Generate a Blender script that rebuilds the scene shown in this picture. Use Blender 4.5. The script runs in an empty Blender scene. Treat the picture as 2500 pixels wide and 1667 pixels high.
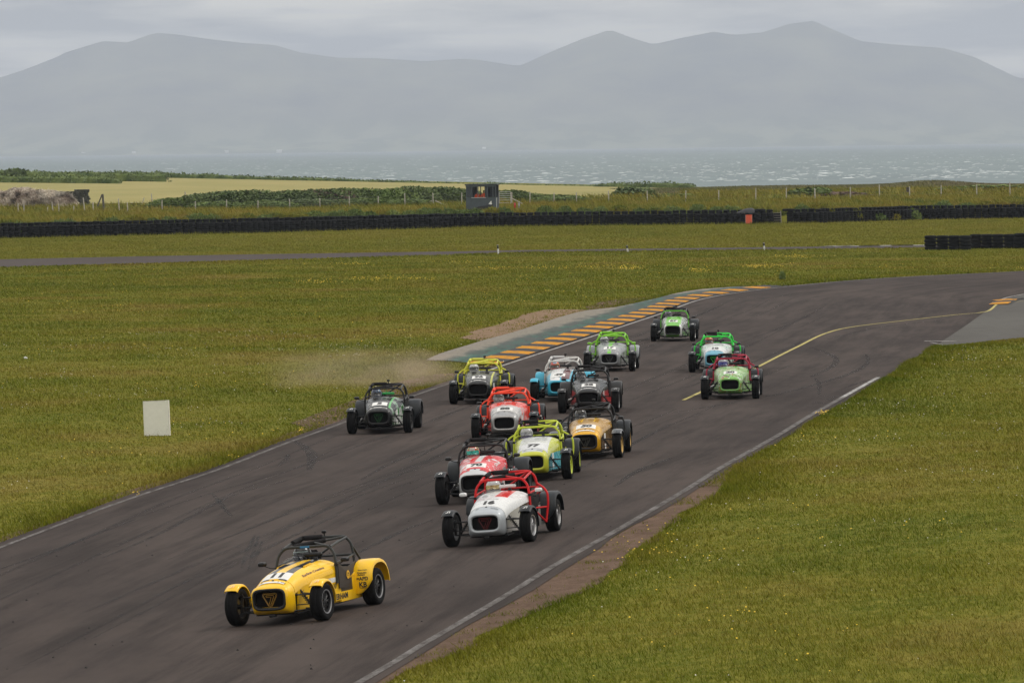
import bpy, bmesh, math, random
import numpy as np
from mathutils import Matrix, Vector, noise as mnoise

rng = np.random.default_rng(7)
random.seed(7)
scene = bpy.context.scene
col = scene.collection

# ------------------------------------------------------------------ camera
FPX, CAMH, HZ, ROLL = 13889.0, 6.737, 359.92, -0.01278     # focal length in photo pixels, height, horizon row, roll
PITCH = math.atan((833.5 - HZ) / FPX)
cam = bpy.data.cameras.new('camera')
camo = bpy.data.objects.new('camera', cam)
col.objects.link(camo)
cam.lens = 200.0
cam.sensor_width = 36.0
cam.clip_start = 1.0
cam.clip_end = 80000.0
camo.matrix_world = (Matrix.Translation((0, 0, CAMH)) @ Matrix.Rotation(math.pi / 2 - PITCH, 4, 'X')
                     @ Matrix.Rotation(ROLL, 4, 'Z'))
scene.camera = camo

# ------------------------------------------------------------------ exposure, render
vs = scene.view_settings
vs.view_transform = 'Standard'
vs.look = 'None'
vs.exposure = -0.22
vs.gamma = 1.0
vs.use_curve_mapping = False
cy = scene.cycles
cy.use_denoising = True
cy.max_bounces = 5
cy.diffuse_bounces = 2
cy.glossy_bounces = 2
cy.transmission_bounces = 3
cy.transparent_max_bounces = 8
cy.volume_bounces = 0
cy.sample_clamp_indirect = 4.0
cy.caustics_reflective = False
cy.caustics_refractive = False

# ------------------------------------------------------------------ sun
SUN_EL, SUN_AZ = math.radians(47), math.radians(62)         # azimuth clockwise from +Y (away from the camera) to +X
sun = bpy.data.lights.new('sun', 'SUN')
sun.energy = 1.5
sun.angle = math.radians(11)
sun.color = (1.0, 0.95, 0.88)
suno = bpy.data.objects.new('sun', sun)
col.objects.link(suno)
sdir = Vector((math.sin(SUN_AZ) * math.cos(SUN_EL), math.cos(SUN_AZ) * math.cos(SUN_EL), math.sin(SUN_EL)))
suno.rotation_euler = (-sdir).to_track_quat('-Z', 'Y').to_euler()

# ------------------------------------------------------------------ sky: Nishita behind a grey cloud layer
world = bpy.data.worlds.new('World')
scene.world = world
world.use_nodes = True
wt = world.node_tree
wt.nodes.clear()
def wn(t, **k):
    n = wt.nodes.new(t)
    for a, b in k.items(): setattr(n, a, b)
    return n
def wl(a, b): wt.links.new(a, b)
w_out = wn('ShaderNodeOutputWorld'); w_bg = wn('ShaderNodeBackground')
w_bg.inputs['Strength'].default_value = 0.1
sky = wn('ShaderNodeTexSky', sky_type='NISHITA')
sky.sun_disc = False
sky.sun_elevation = SUN_EL
sky.sun_rotation = SUN_AZ
tc = wn('ShaderNodeTexCoord'); sp = wn('ShaderNodeSeparateXYZ'); wl(tc.outputs['Generated'], sp.inputs[0])
zabs = wn('ShaderNodeMath', operation='ABSOLUTE'); wl(sp.outputs['Z'], zabs.inputs[0])
zz = wn('ShaderNodeMath', operation='ADD'); wl(zabs.outputs[0], zz.inputs[0]); zz.inputs[1].default_value = 0.035
dx = wn('ShaderNodeMath', operation='DIVIDE'); wl(sp.outputs['X'], dx.inputs[0]); wl(zz.outputs[0], dx.inputs[1])
dy = wn('ShaderNodeMath', operation='DIVIDE'); wl(sp.outputs['Y'], dy.inputs[0]); wl(zz.outputs[0], dy.inputs[1])
dy2 = wn('ShaderNodeMath', operation='MULTIPLY'); wl(dy.outputs[0], dy2.inputs[0]); dy2.inputs[1].default_value = 0.42
cb = wn('ShaderNodeCombineXYZ'); wl(dx.outputs[0], cb.inputs[0]); wl(dy2.outputs[0], cb.inputs[1])
nz = wn('ShaderNodeTexNoise'); nz.inputs['Scale'].default_value = 1.0; nz.inputs['Detail'].default_value = 6; nz.inputs['Roughness'].default_value = 0.55
wl(cb.outputs[0], nz.inputs['Vector'])
cr = wn('ShaderNodeValToRGB'); wl(nz.outputs['Fac'], cr.inputs[0])
cr.color_ramp.elements[0].position = 0.39; cr.color_ramp.elements[0].color = (6.0, 6.15, 6.7, 1)
cr.color_ramp.elements[1].position = 0.61; cr.color_ramp.elements[1].color = (19.0, 18.0, 16.0, 1)
mx = wn('ShaderNodeMix', data_type='RGBA'); mx.inputs[0].default_value = 0.9
# an overcast sky is brighter overhead than at its rim
zf = wn('ShaderNodeMath', operation='MULTIPLY_ADD'); wl(zabs.outputs[0], zf.inputs[0]); zf.inputs[1].default_value = 0.70; zf.inputs[2].default_value = 0.72
vm = wn('ShaderNodeVectorMath', operation='SCALE'); wl(cr.outputs[0], vm.inputs[0]); wl(zf.outputs[0], vm.inputs['Scale'])
wl(sky.outputs[0], mx.inputs[6]); wl(vm.outputs[0], mx.inputs[7]); wl(mx.outputs[2], w_bg.inputs[0])
wl(w_bg.outputs[0], w_out.inputs[0])

# ------------------------------------------------------------------ helpers: geometry of the place
YN = np.array([82, 108, 145, 190, 250, 300.])
GN = np.array([.0863, .0539, .0055, -.0084, -.004, 0.])
def bank(x, y):
    return np.interp(y, YN, GN) * 12 * np.tanh(np.asarray(x) / 12)
def unproj(px, py, z=0.0):
    u2, v2 = px - 1250, 833.5 - py
    c, s = math.cos(ROLL), math.sin(ROLL)
    u = u2 * c - v2 * s; v = u2 * s + v2 * c
    c, s = math.cos(PITCH), math.sin(PITCH)
    d = (u / FPX, c + v / FPX * s, -s + v / FPX * c)
    t = (z - CAMH) / d[2]
    return d[0] * t, d[1] * t
def P(px, py):
    """a pixel of the photograph, set down on the circuit's ground"""
    z = 0
    for _ in range(25):
        x, y = unproj(px, py, z); z = float(bank(x, y))
    return (x, y)
def PP(pts): return [P(*p) for p in pts]
def at(px, py, D):
    """point seen at that pixel at distance D: returns x, z"""
    u2, v2 = px - 1250, 833.5 - py
    c, s = math.cos(ROLL), math.sin(ROLL)
    u = u2 * c - v2 * s; v = u2 * s + v2 * c
    c, s = math.cos(PITCH), math.sin(PITCH)
    t = D / (c + v / FPX * s)
    return u / FPX * t, CAMH + (-s + v / FPX * c) * t

BAR_PX = [(0, 583), (300, 576), (600, 570), (1100, 557), (1300, 553.5), (1600, 550), (1850, 547.5), (2000, 545), (2240, 537), (2500, 533)]
BAR = np.array(PP(BAR_PX))
BAR = np.vstack([[-300, BAR[0, 1] - 60], [-60, BAR[0, 1] - 8], BAR, [70, BAR[-1, 1] + 12], [300, BAR[-1, 1] + 60]])
def Dbar(x): return np.interp(x, BAR[:, 0], BAR[:, 1])
def sstep(a, b, t):
    t = np.clip((t - a) / (b - a), 0, 1); return t * t * (3 - 2 * t)
def ground_z(x, y):
    x = np.asarray(x, float); y = np.asarray(y, float)
    z = bank(x, y)
    s = y - Dbar(x)
    prof = np.interp(s, [-5, 0.6, 1.6, 3, 15, 35, 50], [0, 0, .55, .85, 1.2, 1.62, 1.85])
    efar = np.clip(0.1 - 0.033 * x, -2.5, 4)
    z = z + prof
    t = np.clip((y - 560) / 440, 0, 1)
    z = z + t * (efar - 1.85)
    # rough headland to the right, with its hump
    r = sstep(14, 34, x) * np.exp(-((y - 720) / 75.0) ** 2)
    z = z + r * (0.45 + 0.008 * np.clip(x - 30, -20, 60)) + 0.45 * np.exp(-((x - 53) / 5.0) ** 2 - ((y - 710) / 30.0) ** 2)
    z = z - sstep(1060, 1150, y) * (z + 7.5)
    return z

# ------------------------------------------------------------------ helpers: objects
def link(o, parent=None):
    col.objects.link(o)
    if parent is not None: o.parent = parent
    return o
def tag(o, label=None, cat=None, group=None, kind=None):
    if label: o['label'] = label
    if cat: o['category'] = cat
    if group: o['group'] = group
    if kind: o['kind'] = kind
    return o
def empty(name, loc=(0, 0, 0), rz=0):
    o = bpy.data.objects.new(name, None); o.empty_display_size = .2
    o.location = loc; o.rotation_euler = (0, 0, rz)
    return link(o)
def np_mesh(name, V, F, mat=None, smooth=False, attr=None):
    V = np.asarray(V, np.float32); F = np.asarray(F, np.int32)
    me = bpy.data.meshes.new(name)
    n, k = F.shape
    me.vertices.add(len(V)); me.vertices.foreach_set('co', V.ravel())
    me.loops.add(n * k); me.loops.foreach_set('vertex_index', F.ravel())
    me.polygons.add(n); me.polygons.foreach_set('loop_start', np.arange(0, n * k, k, dtype=np.int32))
    me.polygons.foreach_set('loop_total', np.full(n, k, np.int32))
    me.update(calc_edges=True)
    me.polygons.foreach_set('use_smooth', np.full(n, smooth))
    if attr:
        for an, av in attr.items():
            a = me.attributes.new(an, 'FLOAT', 'POINT'); a.data.foreach_set('value', np.asarray(av, np.float32))
    if mat: me.materials.append(mat)
    me.validate()
    return me
def np_obj(name, V, F, mat, parent=None, smooth=False, attr=None):
    return link(bpy.data.objects.new(name, np_mesh(name, V, F, mat, smooth, attr)), parent)

class MB:
    def __init__(s): s.v = []; s.f = []
    def add(s, V, F):
        b = len(s.v); s.v += [tuple(map(float, p)) for p in V]; s.f += [tuple(b + i for i in f) for f in F]; return s
    def box(s, x0, x1, y0, y1, z0, z1, bev=0.0):
        if bev > 0:
            b = bev
            ring = lambda z, i: [(x0 + b + i, y0 + i, z), (x1 - b - i, y0 + i, z), (x1 - i, y0 + b + i, z), (x1 - i, y1 - b - i, z),
                                 (x1 - b - i, y1 - i, z), (x0 + b + i, y1 - i, z), (x0 + i, y1 - b - i, z), (x0 + i, y0 + b + i, z)]
            R = [ring(z0, b * .7), ring(z0 + b, 0), ring(z1 - b, 0), ring(z1, b * .7)]
            return s.loft(R, True, True)
        V = [(x, y, z) for z in (z0, z1) for y in (y0, y1) for x in (x0, x1)]
        return s.add(V, [(0, 2, 3, 1), (4, 5, 7, 6), (0, 1, 5, 4), (2, 6, 7, 3), (0, 4, 6, 2), (1, 3, 7, 5)])
    def loft(s, rings, cap0=False, cap1=False, closed=True):
        n = len(rings[0]); V = [p for r in rings for p in r]; F = []
        for i in range(len(rings) - 1):
            for j in range(n if closed else n - 1):
                a, b = i * n + j, i * n + (j + 1) % n
                F.append((a, b, b + n, a + n))
        if cap0: F.append(tuple(range(n - 1, -1, -1)))
        if cap1: F.append(tuple((len(rings) - 1) * n + j for j in range(n)))
        return s.add(V, F)
    def tube(s, path, r=.02, n=8, caps=True):
        path = [Vector(p) for p in path]; rings = []; up = None
        rr = r if isinstance(r, (list, tuple)) else [r] * len(path)
        for i, p in enumerate(path):
            d = (path[min(i + 1, len(path) - 1)] - path[max(i - 1, 0)]).normalized()
            if up is None:
                up = Vector((0, 0, 1)) if abs(d.z) < .9 else Vector((1, 0, 0))
            a = d.cross(up).normalized(); up = a.cross(d).normalized()
            rings.append([p + (a * math.cos(t) + up * math.sin(t)) * rr[i] for t in [2 * math.pi * k / n for k in range(n)]])
        return s.loft(rings, caps, caps)
    def lathe(s, prof, n=24, axis='X', c=(0, 0, 0), closed=False):
        """prof: list of (along axis, radius)"""
        rings = []
        for h, r in prof:
            ring = []
            for k in range(n):
                a = 2 * math.pi * k / n; p, q = r * math.cos(a), r * math.sin(a)
                ring.append({'X': (c[0] + h, c[1] + p, c[2] + q), 'Y': (c[0] + p, c[1] + h, c[2] + q), 'Z': (c[0] + p, c[1] + q, c[2] + h)}[axis])
            rings.append(ring)
        return s.loft(rings, not closed, not closed)
    def xf(s, M, start=0):
        for i in range(start, len(s.v)): s.v[i] = tuple(M @ Vector(s.v[i]))
        return s
    def mesh(s, name, mat=None, smooth=False):
        me = bpy.data.meshes.new(name); me.from_pydata(s.v, [], s.f); me.update()
        bm = bmesh.new(); bm.from_mesh(me); bmesh.ops.recalc_face_normals(bm, faces=bm.faces); bm.to_mesh(me); bm.free()
        if mat: me.materials.append(mat)
        me.polygons.foreach_set('use_smooth', [smooth] * len(me.polygons))
        if smooth:
            me.set_sharp_from_angle(angle=math.radians(38))
        return me
    def build(s, name, mat, parent=None, smooth=False):
        return link(bpy.data.objects.new(name, s.mesh(name, mat, smooth)), parent)

def round_path(pts, r=.08, n=4):
    """polyline with its corners rounded"""
    pts = [Vector(p) for p in pts]; out = [pts[0]]
    for i in range(1, len(pts) - 1):
        a, b, c = pts[i - 1], pts[i], pts[i + 1]
        k = min(r, (a - b).length * .45, (c - b).length * .45)
        p, q = b + (a - b).normalized() * k, b + (c - b).normalized() * k
        for j in range(n + 1):
            t = j / n; out.append(p * (1 - t) ** 2 + b * 2 * t * (1 - t) + q * t * t)
    out.append(pts[-1]); return out

# ------------------------------------------------------------------ helpers: materials
def hexc(h):
    h = h.lstrip('#'); r = [int(h[i:i + 2], 16) / 255 for i in (0, 2, 4)]
    return tuple(c / 12.92 if c <= .04045 else ((c + .055) / 1.055) ** 2.4 for c in r) + (1,)
def C(c): return hexc(c) if isinstance(c, str) else (tuple(c) + (1,))[:4]
class NT:
    def __init__(s, name):
        s.m = bpy.data.materials.new(name); s.m.use_nodes = True; s.t = s.m.node_tree
        s.b = s.t.nodes['Principled BSDF']; s.out = s.t.nodes['Material Output']
    def n(s, t, ins=None, **k):
        n = s.t.nodes.new(t)
        for a, b in k.items(): setattr(n, a, b)
        for a, b in (ins or {}).items(): s.set(n.inputs[a], b)
        return n
    def set(s, sock, v):
        if isinstance(v, bpy.types.NodeSocket): s.t.links.new(v, sock)
        else: sock.default_value = v
    def math(s, op, a, b=0.0, clamp=False):
        n = s.n('ShaderNodeMath', operation=op, use_clamp=clamp); s.set(n.inputs[0], a); s.set(n.inputs[1], b); return n.outputs[0]
    def mix(s, f, a, b):
        n = s.n('ShaderNodeMix', data_type='RGBA'); s.set(n.inputs[0], f); s.set(n.inputs[6], a); s.set(n.inputs[7], b); return n.outputs[2]
    def pos(s, kind='obj'):
        if kind == 'world': return s.n('ShaderNodeNewGeometry').outputs['Position']
        return s.n('ShaderNodeTexCoord').outputs['Object']
    def scaled(s, v, sc, loc=(0, 0, 0)):
        n = s.n('ShaderNodeMapping'); s.set(n.inputs['Vector'], v); n.inputs['Scale'].default_value = sc; n.inputs['Location'].default_value = loc; return n.outputs[0]
    def noise(s, v, scale, detail=3, rough=.55, dist=0.0):
        n = s.n('ShaderNodeTexNoise'); s.set(n.inputs['Vector'], v); n.inputs['Scale'].default_value = scale
        n.inputs['Detail'].default_value = detail; n.inputs['Roughness'].default_value = rough; n.inputs['Distortion'].default_value = dist
        return n.outputs['Fac']
    def ramp(s, f, stops):
        n = s.n('ShaderNodeValToRGB'); s.set(n.inputs[0], f); e = n.color_ramp.elements
        while len(e) < len(stops): e.new(.5)
        for i, (p, c) in enumerate(stops):
            e[i].position = p; e[i].color = C(c) if not isinstance(c, float) else (c, c, c, 1)
        return n.outputs[0]
    def lin(s, f, a, b, c=0.0, d=1.0):
        n = s.n('ShaderNodeMapRange'); s.set(n.inputs[0], f)
        for i, v in enumerate((a, b, c, d)): n.inputs[i + 1].default_value = v
        return n.outputs[0]
    def attr(s, name):
        return s.n('ShaderNodeAttribute', attribute_name=name).outputs['Fac']
    def bump(s, h, dist, strength=1.0):
        n = s.n('ShaderNodeBump'); s.set(n.inputs['Height'], h); n.inputs['Distance'].default_value = dist; n.inputs['Strength'].default_value = strength
        s.t.links.new(n.outputs[0], s.b.inputs['Normal'])
    def done(s, color, rough=.6, spec=.5, metal=0.0, coat=0.0):
        s.set(s.b.inputs['Base Color'], color); s.set(s.b.inputs['Roughness'], rough)
        s.b.inputs['Specular IOR Level'].default_value = spec; s.set(s.b.inputs['Metallic'], metal)
        s.b.inputs['Coat Weight'].default_value = coat; s.b.inputs['Coat Roughness'].default_value = .06
        return s.m
_mc = {}
def plain(name, c, rough=.5, metal=0.0, coat=0.0, var=.12, scale=9.0, spec=.5):
    """a simple procedural material: one colour with slight mottling and uneven gloss"""
    key = (name, str(c), rough, metal)
    if key in _mc: return _mc[key]
    t = NT(name); c = C(c); v = t.pos(); f = t.noise(v, scale, 4)
    d = tuple(x * (1 - var) for x in c[:3]) + (1,); e = tuple(min(1, x * (1 + var) + .002) for x in c[:3]) + (1,)
    m = t.done(t.mix(t.lin(f, .3, .7), d, e), t.lin(f, .3, .7, max(rough - .06, .02), min(rough + .08, 1)), spec, metal, coat)
    _mc[key] = m; return m

# grass: the same patchy colour law for turf, blades and tufts
def grass_color(t, pos, dry=0.0):
    a = t.math('ADD', t.math('MULTIPLY', t.noise(t.scaled(pos, (.15, .10, 1)), 1.0, 5, .62), .6), t.math('MULTIPLY', t.noise(t.scaled(pos, (.045, .030, 1), (3, 1, 0)), 1.0, 3, .5), .4))
    b = t.noise(t.scaled(pos, (.8, .5, 1)), 1.0, 4, .65)
    c1 = t.ramp(a, [(.38, (.085, .150, .008)), (.46, (.160, .205, .014)), (.54, (.250, .250, .034)), (.62, (.330, .240, .085))])
    c2 = t.ramp(b, [(.34, (.090, .150, .014)), (.52, (.205, .220, .028)), (.66, (.300, .240, .075))])
    m_ = t.mix(.30, c1, c2); k_ = t.n('ShaderNodeMix', data_type='RGBA', blend_type='MULTIPLY'); k_.inputs[0].default_value = 1.0; t.set(k_.inputs[6], m_); k_.inputs[7].default_value = (.66, .63, .44, 1); yy_ = t.n('ShaderNodeSeparateXYZ', {0: pos}).outputs['Y']; mown = t.lin(t.math('ADD', yy_, t.math('MULTIPLY', a, 60.0)), 330, 430, 0, .55); return t.mix(mown, k_.outputs[2], t.mix(b, (.150, .160, .020, 1), (.235, .205, .040, 1)))
def mat_turf():
    t = NT('turf'); p = t.pos('world'); g = grass_color(t, p)
    f = t.noise(t.scaled(p, (5, 2.2, 1)), 1.0, 5, .75)
    g2 = t.mix(t.lin(f, .38, .62), (.05, .065, .008, 1), (.23, .20, .045, 1))
    far = t.lin(t.n('ShaderNodeSeparateXYZ', {0: p}).outputs['Y'], 150, 420, .55, .22)
    t.bump(t.noise(t.scaled(p, (8, 6, 1)), 1.0, 4, .8), .06, .8)
    return t.done(t.mix(far, g, g2), .95, .03)
def mat_blades(name='grass_blades', dark=1.0):
    t = NT(name); p = t.pos('world'); g = grass_color(t, p)
    r = t.attr('rnd')
    c = t.mix(t.lin(r, .0, 1.0, .05, .32), g, t.ramp(r, [(0, (.03, .045, .004)), (.4, (.115, .130, .010)), (.75, (.22, .19, .03)), (1, (.42, .32, .13))]))
    m = t.done(c, .85, .04)
    return m
M_turf = mat_turf(); M_blades = mat_blades()

def mat_asphalt(name, base=(.038, .0305, .0290), tint=(.066, .0525, .0475), streak=True):
    t = NT(name); p = t.pos('world')
    big = t.noise(t.scaled(p, (.22, .05, 1)), 1.0, 5, .65)
    c = t.mix(t.lin(big, .38, .62), C(base), C(tint))
    if streak:
        s, u = t.attr('s'), t.attr('u')
        v = t.n('ShaderNodeCombineXYZ', {0: t.math('MULTIPLY', u, 1.0), 1: t.math('MULTIPLY', s, .055)}).outputs[0]
        st = t.noise(v, 1.6, 6, .68)
        c = t.mix(t.lin(st, .46, .66, 0, .85), c, (.020, .0165, .0160, 1))
        c = t.mix(t.lin(st, .46, .30, 0, .30), c, (.075, .059, .050, 1))
        v2 = t.n('ShaderNodeCombineXYZ', {0: t.math('MULTIPLY', u, 4.0), 1: t.math('MULTIPLY', s, .22)}).outputs[0]
        st2 = t.noise(v2, 1.0, 4, .6, .3)
        c = t.mix(t.lin(st2, .60, .72, 0, .30), c, (.018, .015, .0145, 1))
    g = t.noise(p, 38.0, 3, .8)
    c = t.mix(t.lin(g, .35, .7, 0, .35), c, (.078, .062, .053, 1))
    d = t.noise(t.scaled(p, (1.2, .5, 1)), 1.0, 5, .7)
    c = t.mix(t.lin(d, .55, .8, 0, .30), c, (.030, .030, .031, 1))
    t.bump(g, .006, .6)
    return t.done(c, t.lin(d, .3, .7, .85, .95), .06)
M_asph = mat_asphalt('asphalt')
M_asph2 = mat_asphalt('old_asphalt', (.062, .050, .047), (.070, .059, .055), False)
M_asph3 = mat_asphalt('worn_grey_asphalt', (.088, .086, .080), (.110, .108, .100), False)

def mat_dirt(name, a=(.085, .055, .038), b=(.170, .115, .085)):
    t = NT(name); p = t.pos('world'); f = t.noise(t.scaled(p, (1, .5, 1)), 2.0, 6, .75); g = t.noise(p, 22.0, 3, .8)
    c = t.mix(t.lin(f, .3, .7), C(a), C(b)); c = t.mix(t.lin(g, .55, .75, 0, .8), c, (.07, .05, .04, 1)); c = t.mix(t.lin(g, .42, .3, 0, .6), c, (.24, .18, .15, 1))
    t.bump(g, .03, 1.0)
    return t.done(c, .95, .03)
M_dirt = mat_dirt('pinkish_gravelly_soil'); M_sand = mat_dirt('sandy_soil', (.19, .125, .080), (.27, .19, .125))

def mat_line(name, c, wear=.45, under=(.09, .08, .075)):
    t = NT(name); p = t.pos('world'); f = t.noise(t.scaled(p, (3, .8, 1)), 1.5, 6, .8)
    return t.done(t.mix(t.lin(f, wear - .12, wear + .16, 0, 1), C(under), C(c)), .8, .08)
M_white_line = mat_line('worn_white_paint', (.18, .17, .165), .50, (.05, .042, .038))
M_white_line2 = mat_line('white_paint', (.34, .33, .32), .42)
M_yellow_line = mat_line('worn_yellow_paint', (.42, .36, .13), .36)

# ------------------------------------------------------------------ the ground sheet
def heightgrid(name, xs, ys, zf, mat, attr=None):
    X, Y = np.meshgrid(xs, ys); Z = zf(X, Y); V = np.stack([X, Y, Z], -1).reshape(-1, 3)
    n, m = len(ys), len(xs); i = np.arange((n - 1) * (m - 1)); r, c = i // (m - 1), i % (m - 1); a = r * m + c
    return np_obj(name, V, np.stack([a, a + 1, a + m + 1, a + m], -1), mat, smooth=True)
xs = np.concatenate([[-300, -240, -180, -140, -110, -90, -75], np.arange(-64, 65, 1.0), [75, 90, 110, 140, 180, 240, 300]])
ys = np.concatenate([np.arange(-120, 60, 10), np.arange(60, 330, 1.5), np.arange(330, 440, 5), np.arange(440, 560, 1.0), np.arange(560, 1060, 10), np.arange(1060, 1170, 8)])
g = heightgrid('ground', xs, ys, ground_z, M_turf); tag(g, kind='structure')

def subdivide_poly(pts, sx, sy):
    bm = bmesh.new(); f = bm.faces.new([bm.verts.new((p[0], p[1], 0)) for p in pts])
    bmesh.ops.triangulate(bm, faces=[f])
    x0, x1 = min(p[0] for p in pts), max(p[0] for p in pts); y0, y1 = min(p[1] for p in pts), max(p[1] for p in pts)
    for k in range(int(x0 // sx) + 1, int(x1 // sx) + 1):
        bmesh.ops.bisect_plane(bm, geom=bm.verts[:] + bm.edges[:] + bm.faces[:], plane_co=(k * sx, 0, 0), plane_no=(1, 0, 0), dist=1e-4)
    for k in range(int(y0 // sy) + 1, int(y1 // sy) + 1):
        bmesh.ops.bisect_plane(bm, geom=bm.verts[:] + bm.edges[:] + bm.faces[:], plane_co=(0, k * sy, 0), plane_no=(0, 1, 0), dist=1e-4)
    return bm
def sheet(name, pts, mat, dz, parent=None, sx=1.0, sy=3.0, su=None, kind=None):
    bm = subdivide_poly(pts, sx, sy)
    for v in bm.verts: v.co.z = float(ground_z(v.co.x, v.co.y)) + dz
    bmesh.ops.recalc_face_normals(bm, faces=bm.faces)
    me = bpy.data.meshes.new(name); bm.to_mesh(me); bm.free()
    if me.polygons and me.polygons[0].normal.z < 0: me.flip_normals()
    me.materials.append(mat)
    if su is not None:
        A = np.array(su); seg = A[1:] - A[:-1]; L = np.hypot(*seg.T); cum = np.concatenate([[0], np.cumsum(L)])
        co = np.empty(len(me.vertices) * 3); me.vertices.foreach_get('co', co); Q = co.reshape(-1, 3)[:, :2]
        best = np.full(len(Q), 1e9); S = np.zeros(len(Q)); U = np.zeros(len(Q))
        for k in range(len(seg)):
            t = np.clip(((Q - A[k]) @ seg[k]) / L[k] ** 2, 0, 1); d = Q - (A[k] + t[:, None] * seg[k]); dd = np.hypot(*d.T)
            b = dd < best; best[b] = dd[b]; S[b] = (cum[k] + t * L[k])[b]
            cr_ = seg[k][0] * d[:, 1] - seg[k][1] * d[:, 0]; U[b] = (-np.sign(cr_) * dd)[b]
        for an, av in (('s', S), ('u', U)):
            a = me.attributes.new(an, 'FLOAT', 'POINT'); a.data.foreach_set('value', av.astype(np.float32))
    o = link(bpy.data.objects.new(name, me), parent)
    if kind: o['kind'] = kind
    return o
def smooth_line(pts, step=2.0):
    """Catmull-Rom through points, resampled"""
    A = [np.array(p, float) for p in pts]; A = [2 * A[0] - A[1]] + A + [2 * A[-1] - A[-2]]; out = []
    for i in range(1, len(A) - 2):
        n = max(1, int(np.linalg.norm(A[i + 1] - A[i]) / step))
        for k in range(n):
            t = k / n
            out.append(.5 * ((2 * A[i]) + (-A[i - 1] + A[i + 1]) * t + (2 * A[i - 1] - 5 * A[i] + 4 * A[i + 1] - A[i + 2]) * t * t + (-A[i - 1] + 3 * A[i] - 3 * A[i + 1] + A[i + 2]) * t ** 3))
    out.append(A[-2]); return np.array(out)
def offset(A, d):
    """d > 0 goes to the right of the direction of travel"""
    A = np.asarray(A, float); T = np.gradient(A, axis=0); T /= np.linalg.norm(T, axis=1)[:, None] + 1e-9
    d = np.asarray(d, float).reshape(-1, 1) if np.ndim(d) else d
    return A + np.stack([T[:, 1], -T[:, 0]], -1) * d
def ribbon(name, A, w, mat, dz, parent=None, m=1, kind=None):
    A = np.asarray(A, float); w = np.broadcast_to(np.asarray(w, float), (len(A),))
    rows = [offset(A, (k / m - .5) * w) for k in range(m + 1)]
    V = np.stack(rows, 1).reshape(-1, 2); Z = ground_z(V[:, 0], V[:, 1]) + dz; V = np.column_stack([V, Z])
    n = m + 1; F = [(i * n + j, i * n + j + 1, (i + 1) * n + j + 1, (i + 1) * n + j) for i in range(len(A) - 1) for j in range(m)]
    o = np_obj(name, V, F, mat, parent)
    if kind: o['kind'] = kind
    return o

# ------------------------------------------------------------------ circuit surfaces
L_line = smooth_line([(-17, 50), (-14.2, 68), (-11.9, 85), (-10.6, 95)] + PP([(0, 1339), (302, 1225), (526, 1151), (710, 1080), (846, 1031), (1002, 971), (1101, 936.6), (1232, 892.7), (1395, 839.6), (1611, 768), (1734, 727), (1921, 700.8), (2180, 679), (2500, 663)]) + [(38, 310), (60, 322)])
L_edge = offset(L_line, -0.28)
R_line_px = [(888, 1663), (1028.6, 1578), (1138, 1514), (1258, 1443), (1350, 1385), (1513, 1293), (1669, 1201.5), (1758, 1145), (1857, 1089), (1910, 1058.5), (1978.6, 1016), (2009, 998.6), (2055, 973), (2144, 923)]
R_line = smooth_line([(-6.5, 50), (-3.9, 63)] + PP(R_line_px))
R_edge_px = [(972, 1634), (1146, 1530), (1299, 1443), (1373, 1397), (1508, 1311), (1669, 1217), (1738, 1173.5), (1796, 1138), (1886, 1087), (1953, 1046), (2029.6, 1001), (2157, 927), (2221, 886), (2285, 848)]
R_edge = smooth_line([(-6.1, 50), (-3.4, 63), P(895, 1680)] + PP(R_edge_px))
J_px = [(2303, 832.6), (2359, 795.6), (2400, 766), (2435.7, 742), (2461, 729), (2500, 720.5)]
Jb = PP(J_px) + [(34, 262), (60, 270)]
jit = lambda A, a=.05: [tuple(np.array(p) + rng.normal(0, a, 2) * (1, .5)) for p in A]
main_poly = jit(L_edge) + list(map(tuple, Jb[::-1])) + jit(R_edge[::-1], .04)
road = sheet('race_track', main_poly, M_asph, .020, su=L_line, kind='structure')
# grey asphalt apron at the junction
apron_edge = PP([(2303, 846), (2359, 841.5), (2430, 834), (2500, 827.5)]) + [(24, 193), (60, 200)]
apron_poly = [P(2285, 848)] + list(map(tuple, apron_edge)) + [(60, 270), (34, 262)] + PP(J_px[::-1])
apron = sheet('apron', apron_poly, M_asph3, .024, sx=2, sy=4, kind='structure')
# the far leg of the circuit
ft_top = PP([(0, 634), (300, 627.5), (600, 622), (1100, 614.7), (1300, 611), (1650, 607), (1900, 604), (2257, 600), (2500, 596)])
ft_bot = PP([(0, 654), (300, 646.6), (600, 637.7), (1100, 623.6), (1300, 617.5), (1650, 613.4), (1900, 610.5), (2257, 605), (2500, 600)])
ext = lambda A, k: [(A[0][0] - 60, A[0][1] - 60 * (A[1][1] - A[0][1]) / (A[1][0] - A[0][0]))] + A + [(A[-1][0] + 60, A[-1][1] + k)]
ft_top, ft_bot = ext(ft_top, 14), ext(ft_bot, 14)
far_track = sheet('far_track', ft_top + ft_bot[::-1], M_asph2, .022, sx=6, sy=6, kind='structure')

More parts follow.
